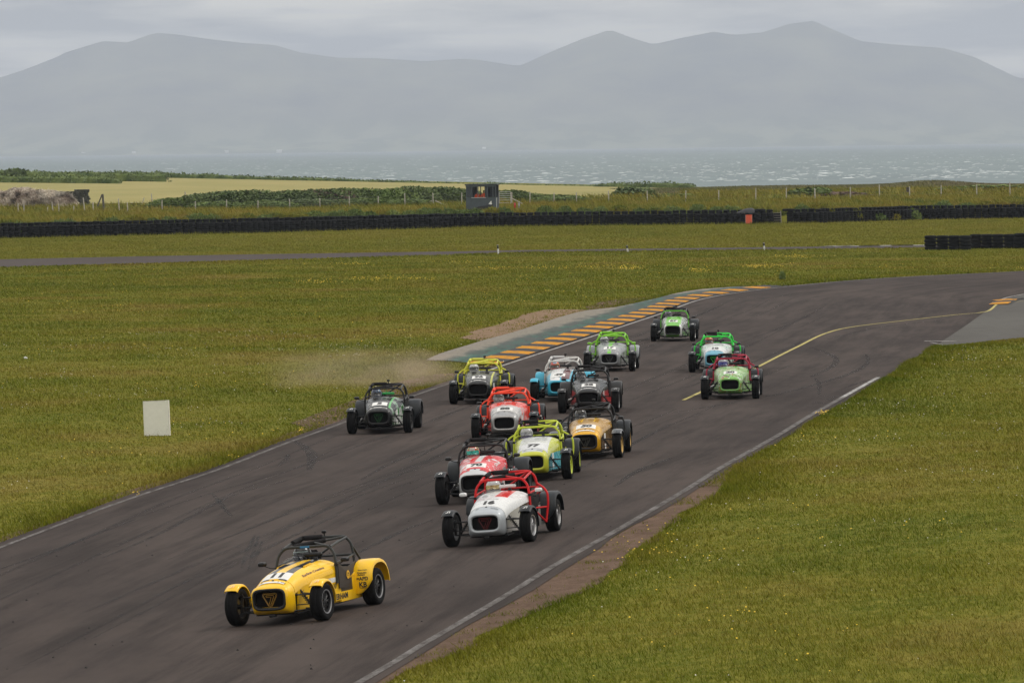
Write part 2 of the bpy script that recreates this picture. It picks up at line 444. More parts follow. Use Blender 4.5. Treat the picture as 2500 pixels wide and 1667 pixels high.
# painted lines
ribbon('edge_line', L_line[L_line[:, 1] < 168], .11, M_white_line, .027, road)
ribbon('edge_line', L_line[L_line[:, 1] >= 168], .11, M_white_line2, .027, road)
ribbon('edge_line', R_line[:-6], .14, M_white_line, .027, road)
ribbon('edge_line', R_line[-7:], .13, mat_line('scuffed_white_paint', (.40, .40, .39), .44), .027, road)
yl = smooth_line(PP([(1669, 979), (1760, 937), (1841, 902), (1900, 872), (1956, 844), (2014.8, 816), (2083.7, 799.4), (2231.6, 781.6), (2333.7, 770), (2407.7, 762.4), (2435.7, 743.3), (2461, 739), (2500, 737)]), 1.0)
ribbon('yellow_line', yl, .11, M_yellow_line, .031, road)
ribbon('edge_line', smooth_line(PP([(2425.5, 739.5), (2461, 727.5), (2500, 719.8)]), 1), .12, M_white_line2, .033, road)
ribbon('edge_line', PP([(2257, 834.4), (2290, 834.4), (2330, 835)]), .35, M_white_line2, .031, apron)
ribbon('edge_line', PP([(2272, 837.7), (2290, 841), (2308, 845.5)]), .10, M_white_line2, .031, apron)
ribbon('edge_line', PP([(2308, 845.5), (2359, 841), (2430, 833.5)]), .10, M_white_line, .031, apron)

# run-off: concrete strip with green paint
out_px = [(1040, 881), (1074, 865), (1149, 842), (1178.6, 832.5), (1255, 812), (1319, 791), (1382.6, 771), (1433.7, 759), (1500, 751.7), (1603, 729.4), (1652, 717), (1713.5, 707), (1795, 701), (1856, 699.6)]
run_out = smooth_line(PP(out_px), 2.5)
kerb_line = L_line[(L_line[:, 1] > 174) & (L_line[:, 1] < 272)]
t = NT('painted_concrete'); p = t.pos('world'); u = t.attr('u')
f1 = t.noise(t.scaled(p, (.8, .16, 1)), 1.2, 6, .7); f2 = t.noise(t.scaled(p, (4, 1, 1)), 1.3, 5, .8)
conc = t.mix(t.lin(f2, .3, .7), (.16, .145, .12, 1), (.25, .225, .19, 1)); grn = t.mix(t.lin(f2, .35, .65), (.070, .120, .100, 1), (.040, .130, .102, 1))
c0 = t.noise(t.scaled(p, (2.5, .35, 1)), 1.0, 5, .75)
grn = t.mix(t.lin(c0, .42, .62, 0, .85), grn, (.050, .056, .052, 1))
edge = t.math('ADD', t.lin(u, -3.1, -1.9, -.30, .24), f1)
gm = t.mix(t.lin(f1, .42, .56, 0, .9), grn, (.085, .088, .084, 1))
c = t.mix(t.lin(edge, .40, .60), conc, gm); t.bump(f2, .01)
M_runoff = t.done(c, .9, .08)
runoff_poly = list(map(tuple, offset(kerb_line, -.3))) + list(map(tuple, run_out[::-1])) + PP([(1095, 882.4), (1146, 887.7)])
runoff = sheet('run_off_strip', runoff_poly, M_runoff, .030, sx=.6, sy=2.5, su=L_line, kind='structure')

# kerb: yellow and black ridged blocks
M_ky = mat_line('yellow_kerb_paint', (.50, .225, .018), .36, (.10, .085, .07)); M_kb = mat_line('black_kerb_paint', (.055, .055, .057), .3, (.12, .115, .11))
kerb = sheet('kerb', list(map(tuple, offset(kerb_line, -.22))) + list(map(tuple, offset(kerb_line, -1.24)[::-1])), mat_line('scraped_black_paint', (.030, .030, .031), .3, (.07, .066, .062)), .036, sx=1, sy=3, kind='structure')
def kerb_block(A, d0, d1, mat, parent, ridges=4, hgt=.035):
    n = ridges * 3 + 1; seg = np.linspace(0, 1, n); Lk = np.concatenate([[0], np.cumsum(np.linalg.norm(np.diff(A, axis=0), axis=1))])
    mid = np.column_stack([np.interp(seg * Lk[-1], Lk, A[:, k]) for k in (0, 1)]); V = []
    T = mid[-1] - mid[0]; T = T / np.linalg.norm(T); N = np.array([T[1], -T[0]])
    for i in range(n):
        h = [0.006, .022, hgt][i % 3] if i < n - 1 else .006
        for k, d in enumerate((d0, (d0 + d1) / 2, d1)):
            q = mid[i] + N * d; V.append((q[0], q[1], float(ground_z(*q)) + .036 + h * (1.0 if k else .35) + (k * .012)))
    F = [(i * 3 + j, i * 3 + j + 1, (i + 1) * 3 + j + 1, (i + 1) * 3 + j) for i in range(n - 1) for j in range(2) if i % 3 != 2]
    return np_obj('kerb_block', V, F, mat, parent)
KL = np.concatenate([[0], np.cumsum(np.linalg.norm(np.diff(kerb_line, axis=0), axis=1))]); pitch = 2.15
for k in range(int(KL[-1] / pitch)):
    s0, s1 = k * pitch + .04, (k + 1) * pitch - .04; ss = np.linspace(s0, s1, 5)
    kerb_block(np.column_stack([np.interp(ss, KL, kerb_line[:, q]) for q in (0, 1)]), -.24, -1.20, M_ky if k % 2 == 0 else M_kb, kerb)
# kerb at the junction
kj = np.array(PP([(2438, 745), (2461, 735.5), (2500, 731)]) + [(35, 258)]); kj = smooth_line(kj, 1.0)
kerb2 = ribbon('kerb', kj, .9, M_asph3, .036, kind='structure')
for k in range(0, len(kj) - 2, 2):
    kerb_block(kj[k:k + 3], -.4, .4, M_ky if (k // 2) % 2 == 0 else M_kb, kerb2, 3)
# distant kerb on the far leg, seen as thin red and white strokes
M_kr = mat_line('red_kerb_paint', (.42, .14, .075), .36, (.16, .13, .12)); M_kw = mat_line('white_kerb_paint', (.5, .5, .5), .36)
kf = smooth_line(PP([(2010, 603.6), (2050, 602.6), (2097, 602), (2170, 600.8), (2258, 600)]), 2.0)
kerb3 = ribbon('kerb', kf, 1.3, M_kw, .04, kind='structure')
for k in range(0, len(kf) - 2, 2):
    kerb_block(kf[k:k + 3], -.6, .6, M_kr if (k // 6) % 2 else M_kw, kerb3, 2)

# bare soil by the track
dirt_in = smooth_line([P(895, 1680)] + PP(R_edge_px[:8]), 1.5)
dirt_out = smooth_line(PP([(930, 1680), (993, 1639), (1067, 1614), (1153, 1578), (1174, 1555), (1271, 1512), (1335, 1476), (1409, 1450), (1450, 1422), (1508, 1393), (1541, 1357), (1605, 1306), (1643, 1270), (1694, 1237), (1758, 1205), (1778, 1172), (1797, 1140)]), 1.2)
dirt = sheet('bare_verge', jit(offset(dirt_in, -.05), .01) + jit(dirt_out[::-1], .09), M_dirt, .012, kind='structure')
sand_poly = PP([(1130, 826), (1150, 812), (1190, 800), (1240, 785), (1300, 764), (1330, 757), (1400, 756), (1436, 757), (1382, 773), (1319, 793), (1255, 814), (1178, 834)])
sand = sheet('bare_verge', jit(smooth_line(sand_poly, 2.0), .12), M_sand, .014, kind='structure')
sand2 = sheet('bare_verge', jit(smooth_line(PP([(1424, 760), (1440, 745), (1468, 737.5), (1520, 730), (1575, 727), (1605, 728), (1560, 741), (1500, 753)]), 2.0), .12), M_dirt, .014, kind='structure')
left_strip = offset(L_edge[L_edge[:, 1] < 176], 0)
wv = np.array([.10 + .28 * max(0, mnoise.noise(Vector((k * .23, 3.1, 0))) + .15) for k in range(len(left_strip))])
wv += np.where((left_strip[:, 1] > 140) & (left_strip[:, 1] < 170), .45, 0)
sl = sheet('bare_verge', jit(offset(left_strip, .1), .0) + jit(offset(left_strip, -2 * wv)[::-1], .03), M_dirt, .011, kind='structure')

def in_track(x, y):
    j = np.argmin(np.abs(L_edge[:, 1] - y)); k = np.argmin(np.abs(R_edge[:, 1] - y)); return L_edge[j, 0] < x < R_edge[k, 0]
# tyre marks
t = NT('rubber_marks'); p = t.pos('world'); f = t.noise(t.scaled(p, (6, 1.5, 1)), 1.0, 5, .7)
tb = t.n('ShaderNodeBsdfTransparent'); ms = t.n('ShaderNodeMixShader'); t.set(ms.inputs[0], t.lin(f, .34, .66, .05, .55)); t.t.links.new(tb.outputs[0], ms.inputs[1])
t.t.links.new(t.b.outputs[0], ms.inputs[2]); t.t.links.new(ms.outputs[0], t.out.inputs[0]); M_rub = t.done((.030, .029, .030, 1), .8, .2)
marks = [([(1975, 850), (2012, 860), (2040, 876), (2036, 893), (2010, 908), (1975, 922), (1930, 921), (1910, 918)], .20),
         ([(2113, 866), (2120, 880), (2112, 893), (2080, 912), (2010, 935), (1950, 952), (1880, 968), (1800, 982)], .18),
         ([(1990, 925), (2000, 940), (2000, 965)], .14), ([(2060, 950), (2100, 936), (2150, 925)], .12),
         ([(720, 1078), (745, 1095), (762, 1115), (755, 1150)], .25), ([(680, 1140), (700, 1122), (705, 1112)], .15),
         ([(520, 1208), (545, 1240), (565, 1262)], .12), ([(590, 1390), (604, 1350), (622, 1310)], .10), ([(606, 1395), (618, 1352), (632, 1310)], .08), ([(618, 1380), (630, 1350), (640, 1325)], .07),
         ([(1000, 1130), (1080, 1085), (1150, 1050)], .15), ([(880, 1175), (960, 1130), (1060, 1095)], .14),
         ([(250, 1365), (400, 1300), (560, 1215), (700, 1175)], .13), ([(0, 1392), (120, 1350), (330, 1270)], .13),
         ([(2005, 968), (2045, 972), (2075, 973)], .12), ([(2000, 975), (2035, 979), (2065, 982)], .12), ([(1990, 984), (2020, 988), (2050, 990)], .12),
         ([(1640, 1010), (1700, 1000), (1790, 985)], .13), ([(1500, 1190), (1560, 1150), (1640, 1120)], .16),
         ([(2020, 830), (2150, 800), (2300, 783)], .14), ([(1500, 850), (1540, 842), (1600, 838)], .14), ([(860, 1360), (980, 1300), (1060, 1270)], .15)]
for px, w in marks:
    A = smooth_line(PP(px), .7); w_ = w * (0.35 + .65 * np.sin(np.linspace(0.15, math.pi - .15, len(A))))
    ribbon('tyre_mark', A, w_, M_rub, .0245, road)

M_rub2 = M_rub.copy(); M_rub2.name = 'faint_rubber_marks'
for n_ in M_rub2.node_tree.nodes:
    if n_.type == 'MAP_RANGE' and abs(n_.inputs[4].default_value - .55) < 1e-3: n_.inputs[4].default_value = .34
for k in range(34):
    i0 = random.randint(8, len(L_line) - 60); n_ = random.randint(8, 26); seg = L_line[i0:i0 + n_]; d0 = random.uniform(1.0, 8.6); dr_ = random.uniform(-.05, .07)
    A = offset(seg, d0 + dr_ * np.arange(len(seg)) + .15 * np.sin(np.arange(len(seg)) * random.uniform(.1, .3))); w_ = random.uniform(.08, .20) * (0.3 + .7 * np.sin(np.linspace(.1, math.pi - .1, len(A))))
    ribbon('tyre_mark', A, w_, M_rub2, .0235 + .0002 * k / 34, road)
cv, cf = [], []
for k in range(150):
    x, y = P(random.uniform(0, 1500), random.uniform(1050, 1640))
    if not in_track(x, y): continue
    q = random.uniform(.006, .022); b = len(cv); z = float(bank(x, y)) + .022; cv += [(x - q, y, z), (x + q, y, z), (x, y - q, z), (x, y + q, z), (x, y, z + q * 1.2)]; cf += [(b, b + 2, b + 4), (b + 2, b + 1, b + 4), (b + 1, b + 3, b + 4), (b + 3, b, b + 4)]
cr_o = np_obj('rubber_crumbs', cv, cf, plain('rubber_crumb', (.012, .011, .011), .9)); tag(cr_o, 'tiny dark crumbs of rubber and mud on the asphalt', 'debris', kind='stuff')

# ------------------------------------------------------------------ sea, whitecaps, hills, haze
SEA = -5.5
t = NT('sea_water'); p = t.pos('world')
f = t.noise(t.scaled(p, (.010, .0016, 1)), 1.0, 8, .75); f2 = t.noise(t.scaled(p, (.09, .012, 1)), 1.0, 6, .8); f3 = t.noise(t.scaled(p, (.0012, .0005, 1)), 1.0, 3, .5)
c = t.mix(t.lin(f, .35, .65), (.048, .085, .092, 1), (.090, .140, .142, 1)); c = t.mix(t.lin(f2, .4, .7, 0, .6), c, (.17, .22, .22, 1)); c = t.mix(t.lin(f3, .45, .7, 0, .4), c, (.11, .15, .17, 1))
t.bump(f2, 1.2, 1.0)
M_sea = t.done(c, .55, .5)
sea = np_obj('sea', [(-5600, -300, SEA), (5600, -300, SEA), (5600, 34500, SEA), (-5600, 34500, SEA)], [(0, 1, 2, 3)], M_sea); tag(sea, kind='structure')
N = 2900; inv = rng.uniform(1 / 9000, 1 / 1900, N); D = 1 / inv; X = rng.uniform(-.115, .115, N) * D
wid = np.minimum(rng.gamma(1.0, .75, N) + .3, 3.2); hgt_ = wid * rng.uniform(.03, .09, N) + .06
V = []; F = []
for i in range(N):
    b = len(V); k = 7
    for j in range(k):
        a = j / (k - 1); e = math.sin(math.pi * a) ** .7 * (0.6 + .7 * random.random()); xx = X[i] + (a - .5) * wid[i] * 1.6; tilt = (a - .5) * .3 * hgt_[i]
        V += [(xx, D[i] - 1.0, SEA + .02 + tilt), (xx + random.uniform(-.1, .1), D[i], SEA + .02 + hgt_[i] * e + tilt), (xx, D[i] + 1.6, SEA + .02 + tilt)]
    for j in range(k - 1):
        F += [(b + j * 3, b + j * 3 + 3, b + j * 3 + 4, b + j * 3 + 1), (b + j * 3 + 1, b + j * 3 + 4, b + j * 3 + 5, b + j * 3 + 2)]
wc = np_obj('whitecaps', V, F, plain('sea_foam', (.50, .54, .54), .7, var=.2)); tag(wc, 'white foam crests scattered over the sea', 'whitecaps', kind='stuff')

sil = [(-400, 300), (-200, 240), (0, 190), (64, 169), (133, 142), (159, 129), (250, 101), (313, 104), (377, 81), (425, 84), (510, 96), (600, 106), (670, 110.5), (733, 129), (829, 142), (914, 142.5), (1036, 150), (1127, 144.5), (1169, 147), (1250, 159.5), (1271, 160.5), (1346, 126.5), (1420, 96), (1489, 73), (1548, 95), (1595, 109), (1665, 93), (1742, 78), (1792, 86), (1861, 80), (1925, 59.5), (1986, 51.5), (2036, 74), (2100, 101), (2180, 109), (2302, 118), (2377, 139), (2483, 190), (2560, 196), (2800, 280), (3100, 340)]
RD = 27500.0
SX = np.array([at(a, b, RD) for a, b in sil])
def hill_z(X, Y):
    xr = X * RD / Y                                            # each ridge point keeps its bearing
    top = np.interp(xr, SX[:, 0], SX[:, 1] - SEA) * (1 + 0 * Y)
    tt = (Y - 23600) / (RD - 23600)
    prof = np.where(tt < 1, np.clip(tt, 0, 1) ** 1.25, np.clip(1 - (tt - 1) * .9, 0, 1))
    nzv = np.zeros_like(X)
    for i in range(X.shape[0]):
        for j in range(X.shape[1]):
            nzv[i, j] = mnoise.fractal(Vector((X[i, j] / 900, Y[i, j] / 1500, 1.3)), 1.0, 2.0, 5) * 55 + mnoise.noise(Vector((X[i, j] / 420, Y[i, j] / 900, 7))) * 30
    fade = np.clip(tt * 3, 0, 1) * np.clip(np.abs(1 - tt) * 4, 0, 1) * (tt < 1)
    z = SEA - 3 + (top + 3) * prof * np.where(tt < 1, (Y / RD), 1) + np.minimum(nzv, 20) * fade
    return z
t = NT('moorland'); p = t.pos('world'); f = t.noise(t.scaled(p, (.0018, .0009, .004)), 1.0, 6, .7); f2 = t.noise(t.scaled(p, (.006, .002, .006)), 1.0, 4, .6)
zc = t.n('ShaderNodeSeparateXYZ', {0: p}).outputs['Z']
c = t.mix(t.lin(f, .35, .65), (.015, .022, .018, 1), (.16, .16, .09, 1)); lowf = t.mix(t.lin(f2, .45, .55), (.06, .09, .03, 1), (.17, .19, .10, 1)); c = t.mix(t.lin(zc, 30, 190, 1, 0), c, lowf)
M_hill = t.done(c, .95, .1)
xsH = np.linspace(-4400, 4600, 300); ysH = np.concatenate([np.linspace(23600, 27500, 34), np.linspace(27700, 31500, 6)])
hills = heightgrid('hills', xsH, ysH, hill_z, M_hill); tag(hills, kind='structure')
# white farmhouses under the hills, a few pixels each
M_house = plain('whitewash', (.7, .7, .68), .8)
for i, (px, dd) in enumerate([(333, 23760), (686, 23730), (690, 23750), (1188, 23760), (210, 23800), (560, 23780)]):
    x = (px - 1250) / FPX * dd; z = SEA + 6
    m = MB(); m.box(-8, 8, -5, 5, -6, 5); m.loft([[(-8, -5, 5), (-8, 5, 5), (-8, 0, 9)], [(8, -5, 5), (8, 5, 5), (8, 0, 9)]], True, True)
    o = m.build('farmhouse', M_house); o.location = (x, dd, z)
    tag(o, 'tiny white farmhouse on the far shore, ' + ['below the left summit', 'left one of a pair under the long ridge', 'right one of a pair under the long ridge', 'below the notch between the hills', 'leftmost of all', 'between the left summit and the pair'][i], 'house', 'white farmhouses across the bay')

hz = MB(); hz.box(-6000, 6000, -400, 35000, SEA - 1.2, 700)
t = NT('haze_air'); t.t.nodes.remove(t.b); pv = t.n('ShaderNodeVolumePrincipled'); pv.inputs['Color'].default_value = (.765, .855, 1.0, 1); pv.inputs['Density'].default_value = 6.1e-5
t.t.links.new(pv.outputs[0], t.out.inputs['Volume'])
ho = hz.build('haze', t.m); tag(ho, 'pale sea haze filling the air over the bay', 'haze', kind='stuff')

# ================================================================== vegetation
def in_poly(X, Y, poly):
    poly = np.asarray(poly); ins = np.zeros(len(X), bool); j = len(poly) - 1
    for i in range(len(poly)):
        xi, yi = poly[i]; xj, yj = poly[j]
        c = ((yi > Y) != (yj > Y)) & (X < (xj - xi) * (Y - yi) / (yj - yi + 1e-12) + xi); ins ^= c; j = i
    return ins
def noise2(X, Y, s, seed=0.0):
    """cheap smooth value noise in numpy, 0..1"""
    X = X / s + seed * 17.3; Y = Y / s + seed * 5.1; xi = np.floor(X).astype(int); yi = np.floor(Y).astype(int); fx, fy = X - xi, Y - yi
    fx = fx * fx * (3 - 2 * fx); fy = fy * fy * (3 - 2 * fy)
    h = lambda a, b: np.modf(np.abs(np.sin(a * 127.1 + b * 311.7) * 43758.5453))[0]
    return (h(xi, yi) * (1 - fx) + h(xi + 1, yi) * fx) * (1 - fy) + (h(xi, yi + 1) * (1 - fx) + h(xi + 1, yi + 1) * fx) * fy
NOGRASS = [L_edge.tolist() + Jb[::-1] + R_edge[::-1].tolist(), [tuple(q) for q in apron_poly], [tuple(q) for q in ft_top + ft_bot[::-1]], [tuple(q) for q in runoff_poly]]
DIRTS = [list(offset(dirt_in, -.05)) + list(dirt_out[::-1]), sand_poly]
def scatter(n, D0, D1, half=.098, power=1.0):
    """points on the ground inside the camera's fan (a little wider), uniform per square metre for power 1"""
    D = np.sqrt(rng.uniform(D0 ** 2, D1 ** 2, n)); X = rng.uniform(-half, half, n) * D
    keep = np.ones(n, bool)
    for q in NOGRASS: keep &= ~in_poly(X, D, q)
    for q in DIRTS: keep &= ~(in_poly(X, D, q) & (rng.random(n) < .93))
    return X[keep], D[keep]
def blades(X, Y, Z, h, w, lean=.45, wind=.25):
    n = len(X); a = rng.uniform(0, math.pi, n); ca, sa = np.cos(a) * w / 2, np.sin(a) * w / 2
    lx = (rng.normal(0, lean, n) - wind) * h; ly = rng.normal(0, lean, n) * h
    V = np.empty((n, 3, 3)); V[:, 0] = np.stack([X - ca, Y - sa, Z - .01 + 0 * X], -1); V[:, 1] = np.stack([X + ca, Y + sa, Z - .01 + 0 * X], -1); V[:, 2] = np.stack([X + lx, Y + ly, Z + h], -1)
    return V.reshape(-1, 3), np.repeat(rng.random(n), 3)
allV, allR = [], []
NB = 1500000; q_ = rng.random(NB); e_ = .55                            # many small blades near, fewer and broader ones far away
D_ = (66 ** e_ + q_ * (512 ** e_ - 66 ** e_)) ** (1 / e_); X_ = rng.uniform(-.098, .098, NB) * D_; keep = D_ < Dbar(X_) - .5
for q in NOGRASS: keep &= ~in_poly(X_, D_, q)
for q in DIRTS: keep &= ~(in_poly(X_, D_, q) & (rng.random(NB) < .97 - .75 * (noise2(X_, D_, .45, 77) > .68)))
X, Y = X_[keep], D_[keep]; nn = noise2(X, Y, 1.3, 1) * .6 + noise2(X, Y, 5, 2) * .4
h = (.050 + .00007 * (Y - 66)) * (.30 + 1.3 * nn) * rng.uniform(.6, 1.3, len(X)); h = np.where(rng.random(len(X)) < .02, h * 2.0, h)
V, R = blades(X, Y, ground_z(X, Y), h, .00015 * Y * rng.uniform(.6, 1.4, len(X)), .6, .3); allV.append(V); allR.append(R)
# ragged tufts hanging over the asphalt's edges
def edge_tufts(A, side, n, spread=.35, h=.10, w=.018):
    i = rng.uniform(0, len(A) - 1.001, n); k = i.astype(int); f = (i - k)[:, None]; Q = A[k] * (1 - f) + A[k + 1] * f
    T = A[k + 1] - A[k]; T /= np.linalg.norm(T, axis=1)[:, None] + 1e-9; N_ = np.stack([T[:, 1], -T[:, 0]], -1) * side
    cl = noise2(Q[:, 0] * 0 + i * 1.0, Q[:, 1] * 0, 3.0, 4); d = rng.exponential(spread, n) - .05 * cl; keep = rng.random(n) < (cl * 1.3)
    Q = (Q + N_ * d[:, None])[keep]; sc = 1 + np.maximum(0, Q[:, 1] - 90) / 110
    V, R = blades(Q[:, 0], Q[:, 1], ground_z(Q[:, 0], Q[:, 1]), h * (.4 + cl[keep]) * rng.uniform(.5, 1.3, len(Q)), w * sc, .6, .1); allV.append(V); allR.append(R * .75)
edge_tufts(L_edge[L_edge[:, 1] < 172], -1, 30000); edge_tufts(L_edge[L_edge[:, 1] > 268], -1, 9000, .6, .16, .03)
edge_tufts(R_edge[R_edge[:, 1] > 108], 1, 26000); edge_tufts(dirt_out, 1, 26000, .4, .11); edge_tufts(run_out, -1, 9000, .3, .08, .02)
edge_tufts(np.array(ft_bot), 1, 14000, .8, .15, .05); edge_tufts(BAR[2:-2] + [0, -.35], 1, 9000, .25, .32, .012); edge_tufts(smooth_line(apron_edge[:4]), 1, 6000, .5, .1, .02)
V = np.concatenate(allV); R = np.concatenate(allR)
gr = np_obj('grass', V, np.arange(len(V)).reshape(-1, 3), M_blades, attr={'rnd': R}); tag(gr, 'short rough green and tan grass around the circuit', 'grass', kind='stuff')

# long grass and reeds on the bank behind the tyres
t = NT('long_grass'); p = t.pos('world'); a = t.noise(t.scaled(p, (.35, .16, 1)), 1.0, 4, .6)
c1 = t.ramp(a, [(.33, (.055, .095, .010)), (.45, (.150, .160, .014)), (.58, (.220, .180, .020)), (.70, (.230, .150, .035))])
M_long = t.done(t.mix(t.lin(t.attr('rnd'), 0, 1, 0, .65), c1, t.ramp(t.attr('rnd'), [(0, (.02, .035, .006)), (.5, (.15, .15, .018)), (1, (.30, .23, .06))])), .8, .12)
def bank_pts(n, s0, s1):
    X = rng.uniform(-62, 64, n); s = rng.uniform(s0, s1, n); return X, Dbar(X) + s
lv, lr = [], []
for n, s0, s1, h, w in ((90000, 2.2, 40, .38, .07), (26000, 2.0, 5, .5, .10), (60000, 38, 130, .45, .12)):
    X, Y = bank_pts(n, s0, s1); nn = noise2(X, Y, 3, 5) * .6 + noise2(X, Y, 9, 6) * .4
    if s0 > 30: k = (X > 18 + .02 * Y * 0) | (s0 + 20 > Y - Dbar(X)); X, Y, nn = X[k], Y[k], nn[k]
    V, R = blades(X, Y, ground_z(X, Y), h * (.25 + 1.3 * nn) * rng.uniform(.5, 1.3, len(X)), w * rng.uniform(.5, 1.5, len(X)), .5, .35); lv.append(V); lr.append(R)
V = np.concatenate(lv); R = np.concatenate(lr)
lg = np_obj('long_grass', V, np.arange(len(V)).reshape(-1, 3), M_long, attr={'rnd': R}); tag(lg, 'long windblown grass on the bank behind the tyre wall', 'long grass', kind='stuff')

# rough grassland of the right-hand headland
X = rng.uniform(14, 72, 50000); Y = rng.uniform(600, 800, 50000); nn = noise2(X, Y, 8, 8)
V, R = blades(X, Y, ground_z(X, Y), .28 * (.3 + nn), .22 * rng.uniform(.4, 1.2, len(X)), .6, .3)
t = NT('dune_grass'); p = t.pos('world'); a = t.noise(t.scaled(p, (.12, .03, 1)), 1.0, 4, .6)
c1 = t.ramp(a, [(.32, (.095, .105, .040)), (.5, (.130, .128, .055)), (.66, (.165, .140, .080))])
M_dune = t.done(t.mix(t.lin(t.attr('rnd'), 0, 1, 0, .4), c1, (.16, .15, .08, 1)), .85, .1)
dg = np_obj('dune_grass', V, np.arange(len(V)).reshape(-1, 3), M_dune, attr={'rnd': R}); tag(dg, 'brownish rough grass on the right headland by the sea', 'rough grass', kind='stuff')

# flowers
def flowers(name, label, X, Y, size, colr, hgt=.06):
    n = len(X); Z = ground_z(X, Y) + hgt * rng.uniform(.6, 1.5, n); s = size * rng.uniform(.4, 1.2, n) * (1 + np.maximum(0, Y - 100) / 320); V = np.empty((n, 4, 3))
    for k, (a, b, c) in enumerate(((-1, -.4, -.4), (1, -.4, -.35), (.8, .6, .6), (-.8, .6, .55))): V[:, k] = np.stack([X + a * s / 2, Y + b * s, Z + c * s / 2], -1)
    o = np_obj(name, V.reshape(-1, 3), np.arange(4 * n).reshape(-1, 4), plain(name + '_petals', colr, .7, var=.25, scale=3)); return tag(o, label, 'flowers', kind='stuff')
X, Y = scatter(26000, 68, 330); k = (noise2(X, Y, 4, 11) > .62) & (noise2(X, Y, 14, 12) > .45) & (rng.random(len(X)) < .22) | (rng.random(len(X)) < .012); X, Y = X[k], Y[k]
px_patch = [(860, 646, 70, 2), (1120, 641, 70, 1.5), (1210, 656, 60, 2), (1340, 655, 90, 2), (1440, 653, 60, 2), (1540, 655, 40, 3), (1700, 661, 30, 3), (1840, 652, 30, 2), (760, 690, 50, 3), (900, 683, 60, 3), (1000, 682, 60, 2), (1950, 628, 50, 3), (1870, 651, 40, 2)]
ex = []
for a, b, w, h in px_patch:
    for _ in range(int(50 * h * .6)): ex.append(P(a + random.gauss(0, w * .6), b + random.gauss(0, h * 1.0)))
for a, b, w, h, n in ((2010, 1012, 10, 2, 26), (735, 1053, 6, 3, 14), (567, 1119, 7, 2, 16), (1550, 1350, 60, 30, 30), (1640, 1385, 80, 30, 24), (1800, 1500, 120, 60, 30), (328, 1209, 4, 3, 6)):
    for _ in range(n): ex.append(P(a + random.gauss(0, w), b + random.gauss(0, h)))
ex = np.array(ex)
flowers('buttercups', 'small yellow wildflowers dotted in the grass', np.concatenate([X, ex[:, 0]]), np.concatenate([Y, ex[:, 1]]), .024, (.62, .42, .02))
X, Y = scatter(20000, 68, 210); k = (noise2(X, Y, 2.5, 21) > .70) & (rng.random(len(X)) < .35) | (rng.random(len(X)) < .015)
flowers('daisies', 'small white daisies dotted in the grass', X[k], Y[k], .018, (.60, .60, .55), .05)

# leafy masses: bushes and hedges from many small leaf faces
def leafcloud(n, radii, leaf, seed, lump=.28, hollow=.55, twig=0.0):
    r = np.random.default_rng(seed); d = r.normal(size=(n, 3)); d /= np.linalg.norm(d, axis=1)[:, None]; d[:, 2] = np.abs(d[:, 2]) - .08
    rad = 1 - hollow * r.random(n) ** 1.8
    lumps = r.normal(size=(14, 3)); lumps[:, 2] = np.abs(lumps[:, 2]); lumps /= np.linalg.norm(lumps, axis=1)[:, None]
    bulge = (np.exp(-((1 - d @ lumps.T) * 9)) * r.uniform(-1, 1, 14)).sum(1) * lump
    Pn = d * (rad * (1 + bulge))[:, None] * np.array(radii)
    a = r.normal(size=(n, 3)); a /= np.linalg.norm(a, axis=1)[:, None]; b = np.cross(a, r.normal(size=(n, 3))); b /= np.linalg.norm(b, axis=1)[:, None]
    s = (leaf * r.uniform(.5, 1.4, n))[:, None]; V = np.stack([Pn - a * s, Pn + a * s, Pn + b * s * 1.3 + np.array([0, 0, 1]) * s * (.6 + twig)], 1)
    return V.reshape(-1, 3), np.repeat(r.random(n) * .6 + .4 * (1 - rad), 3)
def mat_leaf(name, stops, noisec=.5):
    t = NT(name); p = t.pos('world'); f = t.noise(p, noisec, 4, .6); c = t.ramp(t.attr('rnd'), stops)
    return t.done(t.mix(t.lin(f, .35, .65, 0, .45), c, C([min(1, q * 1.7 + .01) for q in stops[-1][1][:3]])), .7, .2)
M_gorse = mat_leaf('gorse_leaves', [(0, (.030, .048, .016)), (.5, (.065, .100, .030)), (1, (.120, .155, .050))])
M_green = mat_leaf('bramble_leaves', [(0, (.040, .070, .014)), (.5, (.085, .135, .026)), (1, (.140, .175, .045))])
M_brown = mat_leaf('dead_bracken', [(0, (.05, .035, .03)), (.5, (.13, .085, .070)), (1, (.24, .17, .14))])
M_straw = mat_leaf('dry_brush', [(0, (.06, .045, .035)), (.40, (.27, .21, .17)), (1, (.62, .54, .46))])
M_stem = plain('bush_stems', (.05, .04, .03), .9)
protoB = {}
def bush(name, label, cat, x, y, radii, mat, group=None, n=900, leaf=.13, seed=0, dz=0.0, twig=0.0):
    key = (mat.name, seed % 4, n, leaf, twig)
    if key not in protoB:
        V, R = leafcloud(n, (1, 1, 1), leaf, seed % 4 + 50, twig=twig); protoB[key] = np_mesh(name, V, np.arange(len(V)).reshape(-1, 3), mat, attr={'rnd': R})
    root = empty(name, (x, y, float(ground_z(x, y)) + dz)); tag(root, label, cat, group)
    o = link(bpy.data.objects.new('foliage', protoB[key]), root); o.scale = radii; o.rotation_euler.z = random.uniform(0, 6)
    if 'st' not in protoB:
        m = MB()
        for a in range(5): m.tube([(0, 0, -.1), (math.cos(a * 1.3) * .3, math.sin(a * 1.3) * .3, .45), (math.cos(a * 1.3) * .5, math.sin(a * 1.3) * .5, .8)], [.05, .035, .015], 5)
        protoB['st'] = m.mesh('stem', M_stem)
    s = link(bpy.data.objects.new('stem', protoB['st']), root); s.scale = (radii[0] * .8, radii[1] * .8, radii[2])
    return root
